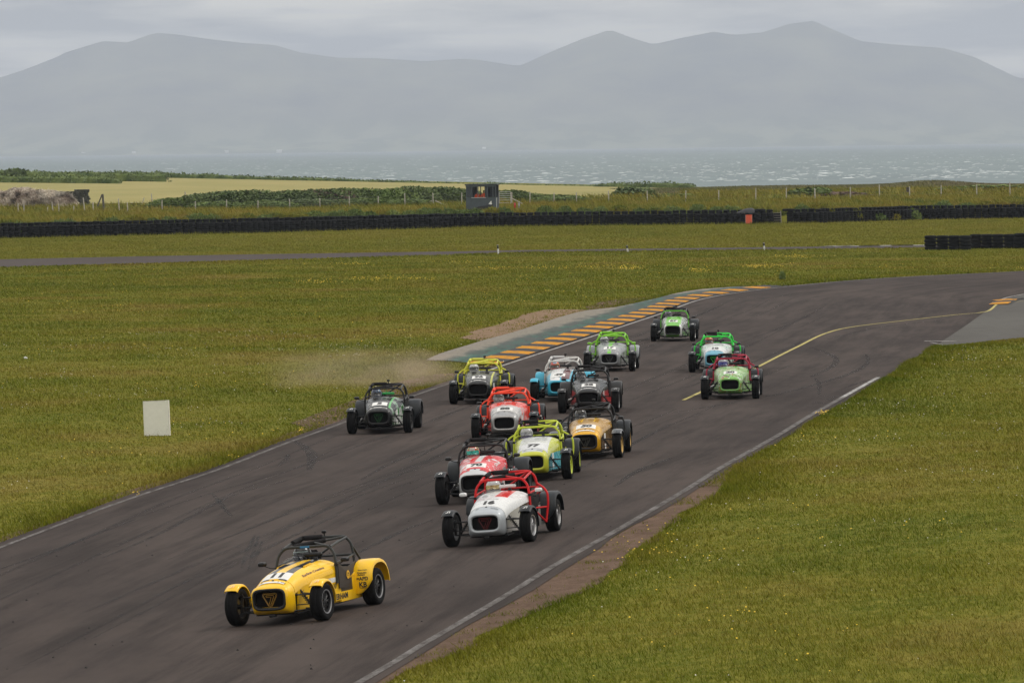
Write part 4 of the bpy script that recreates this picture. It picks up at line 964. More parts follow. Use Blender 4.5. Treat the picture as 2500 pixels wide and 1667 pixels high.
# dark board and equipment leaning against its foot
m = MB(); m.loft([[(-.85, 0, 0), (.85, 0, 0), (.85, 0, .62), (.2, 0, .50), (-.5, 0, .42), (-.85, 0, .1)], [(-.85, .05, 0), (.85, .05, 0), (.85, .05, .62), (.2, .05, .50), (-.5, .05, .42), (-.85, .05, .1)]], True, True)
o = m.build('dark_sheet', plain('black_board', (.018, .02, .022), .7)); o.location = ((hx0 + hx1) / 2 + .25, HD - .16, hz0); tag(o, 'black sheet material leaning on the foot of the hut below the 4', 'sheet')

def fire_ext(px, py, colr, label):
    D = HD - 1.0; x, z = at(px, py, D); root = empty('fire_extinguisher', (x, D, z)); tag(root, label, 'extinguisher')
    m = MB(); m.lathe([(0, .07), (.02, .085), (.38, .085), (.45, .05), (.47, .03)], 14, 'Z'); m.build('cylinder', plain('extinguisher_paint', colr, .35), root, True)
    m = MB(); m.box(-.02, .02, -.05, .05, .47, .52); m.tube([(0, -.04, .5), (.09, -.03, .46), (.10, -.02, .2)], .012, 6); m.build('valve', plain('black_rubber', (.02, .02, .02), .5), root)
fire_ext(1257, 508, (.50, .03, .02), 'red fire extinguisher standing in the grass right of the gate'); fire_ext(1267, 508, (.30, .31, .30), 'grey fire extinguisher beside the red one')

# ================================================================== lettering
_tc = {}
def text_geo(s, size=1.0, bold=.0, shear=0.0, step=.12):
    """flat glyph mesh centred on the origin, height about size; cut into small pieces so that it can follow a curved panel"""
    key = (s, size, bold, shear, step)
    if key in _tc: return _tc[key]
    cu = bpy.data.curves.new('lettering', 'FONT'); cu.body = s; cu.size = size; cu.align_x = 'CENTER'; cu.align_y = 'CENTER'; cu.offset = bold; cu.shear = shear; cu.resolution_u = 3; cu.fill_mode = 'FRONT'
    ob = bpy.data.objects.new('lettering', cu); me = bpy.data.meshes.new_from_object(ob); bm = bmesh.new(); bm.from_mesh(me)
    st = size * step * 2.2
    if bm.verts:
        x0, x1 = min(v.co.x for v in bm.verts), max(v.co.x for v in bm.verts)
        k = math.floor(x0 / st) + 1
        while k * st < x1 and k < 400:
            bmesh.ops.bisect_plane(bm, geom=bm.verts[:] + bm.edges[:] + bm.faces[:], plane_co=(k * st, 0, 0), plane_no=(1, 0, 0)); k += 1
    V = [tuple(v.co) for v in bm.verts]; bm.verts.index_update(); F = [tuple(v.index for v in f.verts) for f in bm.faces]
    bm.free(); bpy.data.objects.remove(ob); bpy.data.curves.remove(cu); bpy.data.meshes.remove(me); _tc[key] = (V, F); return V, F
def rect_geo(w, h, n=6, m=3):
    V = [(w * (i / n - .5), h * (j / m - .5), 0) for j in range(m + 1) for i in range(n + 1)]; F = [(j * (n + 1) + i, j * (n + 1) + i + 1, (j + 1) * (n + 1) + i + 1, (j + 1) * (n + 1) + i) for j in range(m) for i in range(n)]
    return V, F
def placed(name, geo, fn, mat, parent, smooth=False):
    V, F = geo
    if not F: return None
    me = bpy.data.meshes.new(name); me.from_pydata([fn(x, y) for x, y, _ in V], [], F); me.materials.append(mat); me.update()
    return link(bpy.data.objects.new(name, me), parent)
M_ink = plain('black_vinyl', (.018, .018, .018), .5); M_wht = plain('white_vinyl', (.72, .72, .70), .5, var=.05)
placed('number', text_geo('4', .52, .02), lambda x, y: (a * .62 + x, -.045, hh * .23 + .12 + y), M_wht, hut)

# ================================================================== the race cars: shared shapes
# local axes: -Y is the nose, +X the car's left side as the camera sees it on the right, Z up; origin on the ground between the axles
AX_F, AX_R, TRK = -1.115, 1.115, .672
ST = np.array([  # y, half width, bottom, shoulder, top
    (-1.52, .262, .215, .36, .535), (-1.49, .292, .185, .37, .574), (-1.40, .308, .168, .40, .612), (-1.20, .322, .155, .45, .672), (-1.00, .337, .150, .50, .724),
    (-.78, .356, .150, .53, .755), (-.40, .402, .150, .57, .783), (0.0, .450, .150, .600, .803), (.22, .480, .150, .612, .812)])
def stv(y, k): return float(np.interp(y, ST[:, 0], ST[:, k]))
for _k in range(1, 5):   # light smoothing of the tables is done by fine sampling of a cubic
    pass
_yy = np.linspace(-1.52, .22, 59)
def _cub(k):
    y, v = ST[:, 0], ST[:, k]; m = np.gradient(v, y); out = []
    for q in _yy:
        i = min(max(int(np.searchsorted(y, q)) - 1, 0), len(y) - 2); h = y[i + 1] - y[i]; t = (q - y[i]) / h
        out.append((2 * t ** 3 - 3 * t ** 2 + 1) * v[i] + (t ** 3 - 2 * t ** 2 + t) * h * m[i] + (-2 * t ** 3 + 3 * t ** 2) * v[i + 1] + (t ** 3 - t ** 2) * h * m[i + 1])
    return np.array(out)
_tab = {k: _cub(k) for k in range(1, 5)}
def sv(y, k): return float(np.interp(y, _yy, _tab[k]))
NE = 2.5
def top_z(x, y):
    w, zs, zt = sv(y, 1), sv(y, 3), sv(y, 4); u = min(abs(x) / w, .999); return zs + (zt - zs) * (1 - u ** NE) ** (1 / NE)
def arc_pts(y, n=14, grow=0.0):
    w, zs, zt = sv(y, 1) + grow, sv(y, 3), sv(y, 4) + grow; out = []
    for i in range(n + 1):
        a = math.pi * i / n; c, s = math.cos(a), math.sin(a); out.append((w * math.copysign(abs(c) ** (2 / NE), c), y, zs + (zt - zs) * abs(s) ** (2 / NE)))
    return out
def full_sec(y, n=14):
    w, zb, zs = sv(y, 1), sv(y, 2), sv(y, 3); r = .05; A = arc_pts(y, n)
    lowL = [(-w, y, zs * .5 + zb * .5), (-w, y, zb + r), (-w + r * .3, y, zb + r * .3), (-w + r, y, zb)]; lowR = [(w - r, y, zb), (w - r * .3, y, zb + r * .3), (w, y, zb + r), (w, y, zs * .5 + zb * .5)]
    return A + lowL + lowR
CM = {}
def shape(key, fn, smooth=True):
    if key not in CM:
        m = fn(); me = m.mesh(key.split(':')[0], None, smooth)
        if not me.materials: me.materials.append(None)
        CM[key] = me
    return CM[key]
def put(name, me, mat, parent, loc=(0, 0, 0), rot=(0, 0, 0), sc=(1, 1, 1)):
    o = link(bpy.data.objects.new(name, me), parent); o.material_slots[0].link = 'OBJECT'; o.material_slots[0].material = mat; o.location = loc; o.rotation_euler = rot; o.scale = sc; return o

def g_nose():
    m = MB(); ys_ = list(np.linspace(-1.40, -1.265, 6)); rings = []
    # rounded-rectangle mouth blended into the cone
    def mouth(y, w, z0, z1, e=3.6):
        n = 14; N_ = len(full_sec(-1)); base = full_sec(-1.40); out = []
        cz = (z0 + z1) / 2
        for p_ in base:
            a = math.atan2((p_[2] - .385) / .215, p_[0] / .308); c, s = math.cos(a), math.sin(a)
            out.append((w * math.copysign(abs(c) ** (2 / e), c), y, cz + (z1 - z0) / 2 * math.copysign(abs(s) ** (2 / e), s)))
        return out
    rings.append(mouth(-1.44, .235, .258, .520)); rings.append(mouth(-1.475, .240, .252, .527)); rings.append(mouth(-1.512, .252, .238, .540)); rings.append(mouth(-1.518, .268, .218, .553)); rings.append(mouth(-1.495, .292, .188, .577)); rings.append(mouth(-1.455, .303, .174, .593))
    for y in ys_: rings.append(full_sec(y))
    m.loft(rings, False, False); return m
def g_surround():
    m = MB(); R = []
    def rr(y, w, z0, z1, e=4.2, n=28):
        cz = (z0 + z1) / 2; out = []
        for k in range(n):
            a = 2 * math.pi * k / n; c, s = math.cos(a), math.sin(a); out.append((w * math.copysign(abs(c) ** (2 / e), c), y, cz + (z1 - z0) / 2 * math.copysign(abs(s) ** (2 / e), s)))
        return out
    R = [rr(-1.48, .225, .270, .508), rr(-1.524, .232, .262, .518), rr(-1.532, .248, .244, .536), rr(-1.520, .264, .224, .553), rr(-1.49, .262, .226, .55)]
    m.loft(R, False, False); return m
def g_grille():
    m = MB(); n = 30; out = [(0, -1.470, .389)]; e = 4.0
    for k in range(n):
        a = 2 * math.pi * k / n; c, s = math.cos(a), math.sin(a); out.append((.236 * math.copysign(abs(c) ** (2 / e), c), -1.462, .389 + .132 * math.copysign(abs(s) ** (2 / e), s)))
    m.add(out, [(0, 1 + k, 1 + (k + 1) % n) for k in range(n)]); return m
def g_bonnet():
    m = MB(); rings = []
    for y in np.linspace(-1.26, .0, 30):
        A = arc_pts(y, 18, .004); rings.append(A)
    m.loft(rings, closed=False); r2 = [[(p[0] * .985, p[1], p[2] - .006) for p in r] for r in (rings[0], rings[-1])]
    m.loft([rings[0], r2[0]], closed=False); m.loft([rings[-1], r2[1]], closed=False); return m
def g_louvres():
    m = MB()
    for sx in (-1, 1):
        for k in range(7):
            y = -.52 + k * .045; x = sx * .17; z = top_z(x, y) + .004; m.loft([[(x - .055, y, z), (x + .055, y, z), (x + .055, y + .03, z + .004), (x - .055, y + .03, z + .004)], [(x - .05, y + .004, z + .014), (x + .05, y + .004, z + .014), (x + .05, y + .028, z + .006), (x - .05, y + .028, z + .006)]], True, True)
    return m
def g_scuttle():
    m = MB(); rings = [arc_pts(y, 18, .002) for y in np.linspace(.005, .22, 7)]; m.loft(rings, closed=False); A = rings[-1]; m.loft([A, [(p[0] * .95, p[1], p[2] - .05) for p in A]], closed=False); return m
def g_sides():
    m = MB(); ys_ = np.linspace(-1.158, .22, 24)
    for sx in (-1, 1):
        R = []
        for y in ys_:
            w, zb, zs = sv(y, 1), sv(y, 2), sv(y, 3); R.append([(sx * w, y, zs), (sx * w, y, (zs + zb) / 2), (sx * w, y, zb + .03), (sx * (w - .03), y, zb), (sx * (w - .03), y, zb + .03), (sx * (w - .02), y, zs - .01)])
        m.loft(R, True, True)
    # cockpit flanks running back to the rear wings, top edge dipping at the elbow
    for sx in (-1, 1):
        R = []
        for y in np.linspace(.221, 1.50, 16):
            t = (y - .22) / 1.28; w = .480 + .045 * math.sin(math.pi * min(1, t * 1.0)) + .03 * min(1, t); zt_ = .590 - .085 * math.sin(math.pi * min(1, t / .55)) ** 1.5 + (.03 * sstep(.5, .7, t)); zb = .15 + .13 * max(0, (t - .75) / .25)
            R.append([(sx * w, y, zt_), (sx * w, y, (zt_ + zb) / 2), (sx * w, y, zb), (sx * (w - .025), y, zb), (sx * (w - .025), y, (zt_ + zb) / 2), (sx * (w - .025), y, zt_)])
        m.loft(R, True, True)
    m.box(-.50, .50, 1.495, 1.52, .28, .60); return m
def g_floor():
    m = MB(); m.box(-.33, .33, -1.25, -.6, .135, .148); m.box(-.44, .44, -.6, 1.45, .125, .143); m.box(-.45, .45, .93, .95, .14, .66); m.box(-.47, .47, .96, 1.49, .57, .60); m.box(-.08, .08, .1, .92, .145, .42); m.box(-.25, .25, -1.2, -.8, .15, .46); return m
def g_dash():
    m = MB(); A = arc_pts(.22, 14, -.02); m.loft([[(p[0], .225, p[2]) for p in A], [(p[0], .245, min(p[2], .60)) for p in A]], closed=False); m.box(-.44, .44, .23, .25, .50, .64); return m
def g_seat():
    m = MB(); m.box(-.19, .19, .42, .86, .16, .27, .03); s0 = len(m.v); m.box(-.19, .19, -.05, .05, 0, .58, .035); m.xf(Matrix.Translation((0, .84, .22)) @ Matrix.Rotation(-.25, 4, 'X'), s0)
    for sx in (-1, 1): m.box(sx * .20 - .025, sx * .20 + .025, .5, .93, .2, .48, .02)
    return m
def g_headrest():
    m = MB(); m.box(-.13, .13, .955, 1.03, .68, .90, .03); return m
def g_tyre(w, R=.279, rr=.176):
    def f():
        m = MB(); h = w / 2; m.lathe([(-h * .82, rr), (-h * .96, rr + .02), (-h, rr + .055), (-h * .97, R - .030), (-h * .86, R - .010), (-h * .70, R - .001), (-h * .34, R), (-h * .31, R - .006), (-h * .24, R - .006), (-h * .21, R + .001), (h * .21, R + .001), (h * .24, R - .006), (h * .31, R - .006), (h * .34, R), (h * .70, R - .001), (h * .86, R - .010), (h * .97, R - .030), (h, rr + .055), (h * .96, rr + .02), (h * .82, rr)], 40, closed=True); return m
    return f
def g_rim(w, rr=.178):
    def f():
        m = MB(); h = w / 2; m.lathe([(-h * .8, rr - .004), (-h * .84, rr), (-h * .8, rr - .014), (0, rr - .022), (h * .55, rr - .024), (h * .84, rr - .010), (h * .86, rr + .002), (h * .80, rr + .004)], 32, closed=True)
        n = 8
        for k in range(n):
            a = 2 * math.pi * k / n
            for da in (-.11, .11):
                p = lambda r_, dd, x_: (x_, r_ * math.cos(a + dd), r_ * math.sin(a + dd)); m.tube([p(.045, da * .6, h * .50), p(.10, da * .9, h * .56), p(rr - .02, da, h * .42)], [.012, .010, .009], 5)
        m.lathe([(h * .25, .03), (h * .45, .055), (h * .60, .05), (h * .66, .028)], 14); return m
    return f
def g_lip(w, rr=.178):
    def f():
        m = MB(); h = w / 2; m.lathe([(h * .80, rr - .016), (h * .885, rr - .012), (h * .90, rr + .003), (h * .80, rr + .006)], 36, closed=True); return m
    return f
def g_disc():
    m = MB(); m.lathe([(-.01, .05), (-.01, .125), (.01, .125), (.01, .05)], 24, closed=True); m.box(-.03, .03, .06, .135, -.05, .05, .01); return m
def g_frontwing():
    """cycle wing hugging the top and back of the front tyre; centred on the wheel"""
    m = MB(); R = []; w = .105; th0, th1 = math.radians(128), math.radians(-8)     # from ahead of the top, over it, down to the back
    for k in range(22):
        a = th0 + (th1 - th0) * k / 21; ra = .318 + .012 * math.sin(k / 21 * math.pi); ring = []
        for q, (x, dr) in enumerate(((-w - .004, -.030), (-w, -.010), (-w * .88, .004), (-w * .5, .012), (0, .015), (w * .5, .012), (w * .88, .004), (w, -.010), (w + .004, -.030), (w - .006, -.030), (w * .85, -.006), (0, .004), (-w * .85, -.006), (-w + .006, -.030))):
            r_ = ra + dr; ring.append((x, r_ * math.cos(a), r_ * math.sin(a)))
        R.append(ring)
    m.loft(R, True, True); return m
def g_rearwing(sx):
    def f():
        m = MB(); path = [(.735, .215), (.725, .30), (.730, .42), (.755, .52), (.81, .60), (.90, .662), (1.01, .690), (1.12, .697), (1.25, .690), (1.37, .660), (1.47, .60), (1.54, .51), (1.575, .40), (1.585, .33)]
        P_ = np.array(path); R = []
        for k, (y, z) in enumerate(P_):
            T = P_[min(k + 1, len(P_) - 1)] - P_[max(k - 1, 0)]; T = T / np.linalg.norm(T); N_ = np.array([-T[1], T[0]])
            if N_ @ (np.array([y, z]) - np.array([1.13, .30])) < 0: N_ = -N_
            xo = .795 if k > 1 else (.62 if k == 0 else .72); xi = .505; ring = []
            for x, d in ((xi, 0), (xi, .004), ((xi + xo) / 2, .008), (xo - .035, .002), (xo - .010, -.010), (xo, -.032), (xo + .002, -.055), (xo - .008, -.055), (xo - .012, -.034), (xo - .040, -.012), ((xi + xo) / 2, -.006), (xi, -.006)):
                ring.append((sx * x, y + N_[0] * d, z + N_[1] * d))
            R.append(ring)
        m.loft(R, True, True); return m
    return f
def g_wishbones(sx):
    def f():
        m = MB(); X = sx
        hub = (X * .60, AX_F, .19); hubt = (X * .585, AX_F + .01, .40)
        for p in ((X * .30, AX_F - .20, .185), (X * .31, AX_F + .22, .185)): m.tube([p, hub], .013, 6)
        for p in ((X * .30, AX_F - .10, .415), (X * .32, AX_F + .16, .415)): m.tube([p, hubt], .012, 6)
        m.tube([(X * .30, AX_F - .13, .265), (X * .58, AX_F - .08, .27)], .009, 6); m.tube([hub, (X * .60, AX_F, .28), hubt], .026, 6); m.tube([(X * .575, AX_F, .28), (X * .67, AX_F, .28)], .035, 8)
        m.tube([(X * .575, AX_F + .02, .40), (X * .61, AX_F + .03, .56), (X * .66, AX_F + .02, .60)], .010, 5); return m
    return f
def g_damper(sx):
    def f():
        m = MB(); a, b = Vector((sx * .52, AX_F + .02, .20)), Vector((sx * .33, AX_F + .06, .47)); m.tube([a, b], .016, 8)
        n = 42; d = (b - a); u = d.cross(Vector((0, 1, 0))).normalized(); v = d.cross(u).normalized(); pth = []
        for k in range(n): pth.append(a + d * (.25 + .65 * k / n) + (u * math.cos(k * .85) + v * math.sin(k * .85)) * .034)
        m.tube(pth, .006, 4); return m
    return f
def g_axle():
    m = MB(); m.tube([(-.55, AX_R, .28), (.55, AX_R, .28)], .05, 10)
    for sx in (-1, 1): m.tube([(sx * .44, .70, .22), (sx * .50, AX_R, .22)], .018, 6); m.tube([(sx * .46, AX_R + .04, .25), (sx * .42, AX_R + .1, .56)], .03, 8)
    return m
def g_cage_front():
    m = MB(); p = [(-.485, .10, .44), (-.478, .13, .74), (-.450, .17, .90), (-.345, .21, 1.010), (.345, .21, 1.010), (.450, .17, .90), (.478, .13, .74), (.485, .10, .44)]; m.tube(round_path(p, .11, 5), .0215, 9); return m
def g_cage_rear():
    m = MB(); p = [(-.475, .94, .50), (-.465, .95, .82), (-.435, .955, .99), (-.33, .96, 1.085), (.33, .96, 1.085), (.435, .955, .99), (.465, .95, .82), (.475, .94, .50)]; m.tube(round_path(p, .10, 5), .0215, 9)
    m.tube([(-.462, .95, .80), (.462, .95, .80)], .017, 8); m.tube([(-.45, .94, .60), (.33, .955, 1.07)], .017, 8)
    for sx in (-1, 1): m.tube([(sx * .40, .965, 1.02), (sx * .43, 1.44, .60)], .018, 8)
    return m
def g_cage_top():
    m = MB()
    for sx in (-1, 1):
        m.tube([(sx * .385, .20, .985), (sx * .39, .55, 1.035), (sx * .37, .95, 1.06)], .0205, 8); m.tube([(sx * .478, .13, .75), (sx * .50, .5, .765), (sx * .465, .94, .80)] if sx > 0 else [(sx * .478, .13, .745), (sx * .505, .5, .76), (sx * .465, .94, .80)], .0175, 8)
    m.tube([(-.37, .21, 1.00), (.36, .94, 1.078)], .019, 8); m.tube([(.37, .21, 1.00), (-.05, .60, 1.045)], .016, 8); return m
def g_side_bar(sx):
    def f():
        m = MB(); m.tube(round_path([(sx * .465, .93, .86), (sx * .60, .80, .79), (sx * .685, .70, .70), (sx * .69, .67, .52), (sx * .64, .62, .20)], .06, 4), .0195, 8)
        m.tube([(sx * .64, .62, .21), (sx * .485, .20, .50)], .016, 8); m.tube([(sx * .675, .67, .46), (sx * .51, .40, .47)], .016, 8); return m
    return f
def g_pad():
    m = MB(); m.tube([(-.365, .60, 1.05), (-.36, .955, 1.085), (-.30, .96, 1.09)], .037, 9); m.tube([(-.30, .96, 1.089), (-.02, .96, 1.089)], .040, 9); return m
def g_pad2():
    m = MB(); m.tube([(-.25, .33, 1.014), (.12, .70, 1.053)], .036, 9); return m
def g_mirror(sx):
    def f():
        m = MB(); x = sx * .665; m.loft([[(x + c * .062 * q, y, .80 + s * .034 * q) for c, s in [(math.copysign(abs(math.cos(t)) ** .6, math.cos(t)), math.copysign(abs(math.sin(t)) ** .6, math.sin(t))) for t in np.linspace(0, 2 * math.pi, 14, endpoint=False)]] for y, q in ((-.03, .35), (-.022, .8), (.0, 1), (.055, 1.02), (.06, .9))], True, True); return m
    return f
def g_stalk(sx):
    def f():
        m = MB(); m.tube([(sx * .478, .12, .72), (sx * .56, .07, .735), (sx * .64, .03, .775)], .008, 6); m.lathe([(-.02, .028), (.02, .028)], 10, 'Z', (sx * .478, .125, .72)); return m
    return f
def g_rearview():
    m = MB(); m.tube([(-.07, .26, .885), (-.05, .26, .885), (.21, .25, .885), (.23, .25, .885)], [.012, .032, .032, .012], 10); m.tube([(.03, .25, .90), (.03, .22, .99)], .009, 5); return m
def g_unit():
    m = MB(); m.box(.09, .15, .22, .26, .78, .852, .005); return m
def g_camera():
    m = MB(); m.tube([(.02, .96, 1.09), (.02, .96, 1.15)], .012, 6); m.box(-.015, .055, .93, .98, 1.145, 1.19, .01); return m
def g_screen_clear():
    m = MB(); R = []
    for k in range(15):
        a = math.pi * (1.02 + .96 * k / 14); x = -.25 + .235 * math.cos(a); y = .21 + .30 * math.sin(a); y = max(y, -.12); z = top_z(x, min(y, .21)) - .004
        R.append([(x, y, z), (-.25 + (x + .25) * .9, y + .08, z + .035 + .03 * math.sin(math.pi * k / 14)), (-.25 + (x + .25) * .86, y + .11, z + .045 + .05 * math.sin(math.pi * k / 14))])
    m.loft(R, closed=False); return m
def g_door(sx):
    """dark fabric side screen between scuttle and rear wing"""
    def f():
        m = MB(); P_ = [(.16, .735), (.16, .36), (.34, .345), (.66, .345), (.70, .50), (.80, .60), (.90, .70), (.55, .655), (.30, .68)]
        cx_, cz_ = .48, .52; rim = [(sx * (.500 + .018 * math.sin((y - .16) / .74 * math.pi)), y, z) for y, z in P_]; rim2 = [(x - sx * .014, y, z) for x, y, z in rim]
        m.loft([rim, rim2], False, False); m.add(rim + [(sx * .535, cx_, cz_)], [(i, (i + 1) % 9, 9) for i in range(9)]); m.add(rim2 + [(sx * .515, cx_, cz_)], [(i, (i + 1) % 9, 9) for i in range(9)]); return m
    return f
def g_tonneau():
    m = MB(); R = []
    for y in np.linspace(.30, .93, 6): R.append([(.03, y, .56), (.2, y, .60 + .02 * math.sin(y * 9)), (.40, y, .59), (.49, y, .565)])
    m.loft(R, closed=False); return m
def g_steering():
    m = MB(); n = 22; c = Vector((-.25, .36, .60)); u = Vector((1, 0, 0)); v = Vector((0, .35, .94)).normalized(); pth = [c + (u * math.cos(2 * math.pi * k / n) + v * math.sin(2 * math.pi * k / n)) * .135 for k in range(n + 1)]; m.tube(pth, .013, 7, False)
    for a in (0, 2.1, 4.2): m.tube([c, c + (u * math.cos(a + .5) + v * math.sin(a + .5)) * .13], .009, 5)
    m.tube([c, c + Vector((0, -.14, .02))], .018, 6); return m
def g_exhaust():
    m = MB(); m.tube([(-.42, -.42, .33), (-.52, -.36, .30), (-.56, -.2, .235), (-.565, .62, .215), (-.565, .70, .215)], [.028, .03, .03, .045, .03], 9); return m
def g_splitter():
    m = MB(); m.box(-.05, .05, -1.46, -1.38, .12, .17, .01); m.tube([(-.30, -1.30, .15), (.30, -1.30, .15)], .012, 6); return m
def g_filler():
    m = MB(); m.lathe([(0, .018), (.006, .018), (.012, .010)], 12, 'Z', (0, -1.29, top_z(0, -1.29))); return m
def g_tail():
    m = MB()
    for sx in (-1, 1): m.lathe([(0, .035), (.02, .03)], 12, 'Y', (sx * .42, 1.52, .50))
    return m

M_tyre = plain('racing_tyre', (.006, .006, .0065), .82, var=.25, scale=14, spec=.12)
M_dark = plain('satin_black_metal', (.010, .010, .011), .42, spec=.35); M_cloth = plain('black_cloth', (.016, .015, .016), .85, var=.25, spec=.15); M_gril = plain('black_mesh', (.004, .004, .0045), .8, var=.4, scale=60, spec=.1)
M_steel = plain('bare_steel', (.35, .35, .35), .4, .9); M_greyarch = plain('charcoal_plastic', (.012, .015, .019), .42, var=.12, spec=.3); M_alu = plain('dull_aluminium', (.30, .30, .31), .45, .7)
t = NT('clear_polycarbonate'); t.b.inputs['Transmission Weight'].default_value = .0
gl = t.n('ShaderNodeBsdfGlossy'); gl.inputs['Roughness'].default_value = .22; tb = t.n('ShaderNodeBsdfTransparent'); tb.inputs[0].default_value = (.88, .89, .90, 1); lw = t.n('ShaderNodeLayerWeight'); lw.inputs[0].default_value = .35
ms = t.n('ShaderNodeMixShader'); t.set(ms.inputs[0], t.lin(t.noise(t.pos(), 6, 2),   .3, .7, .03, .08)); t.t.links.new(tb.outputs[0], ms.inputs[1]); t.t.links.new(gl.outputs[0], ms.inputs[2]); t.t.links.new(ms.outputs[0], t.out.inputs[0]); M_clear = t.m

_pn = {}
def paint(name, base, regions=(), rough=.28, metal=0.0, coat=.35, dirt=.05):
    """car paint. regions: list of (bounds dict, colour[, noise (scale, threshold, seed)]); bounds keys x0 x1 y0 y1 z0 z1, ax0 ax1 (|x|)"""
    key = (name, str(base), str(regions), rough, metal)
    if key in _pn: return _pn[key]
    t = NT(name); v = t.pos(); sp = t.n('ShaderNodeSeparateXYZ', {0: v}); X, Y, Z = sp.outputs; AX = t.math('ABSOLUTE', X); c = C(base); first = True
    src = {'x': X, 'y': Y, 'z': Z, 'ax': AX}
    for reg in regions:
        f = None
        for k, val in reg[0].items():
            q = t.math('GREATER_THAN' if k[-1] == '0' else 'LESS_THAN', src[k[:-1]], val); f = q if f is None else t.math('MULTIPLY', f, q)
        if len(reg) > 2:
            sc, th, sd = reg[2]; q = t.math('GREATER_THAN', t.noise(t.scaled(v, (1, 1, 1), (sd, sd * .7, 0)), sc, 3, .6, .6), th); f = q if f is None else t.math('MULTIPLY', f, q)
        c = t.mix(1.0 if f is None else f, c, C(reg[1])); first = False
    dirt = dirt if max(C(base)[:3]) > .06 else .03
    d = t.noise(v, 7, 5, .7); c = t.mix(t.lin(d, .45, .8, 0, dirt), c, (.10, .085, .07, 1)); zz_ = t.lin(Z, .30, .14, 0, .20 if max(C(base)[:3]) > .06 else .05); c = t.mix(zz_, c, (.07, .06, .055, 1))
    m = t.done(c, t.lin(d, .3, .7, rough, rough + .14), .32, metal, coat * .45); _pn[key] = m; return m

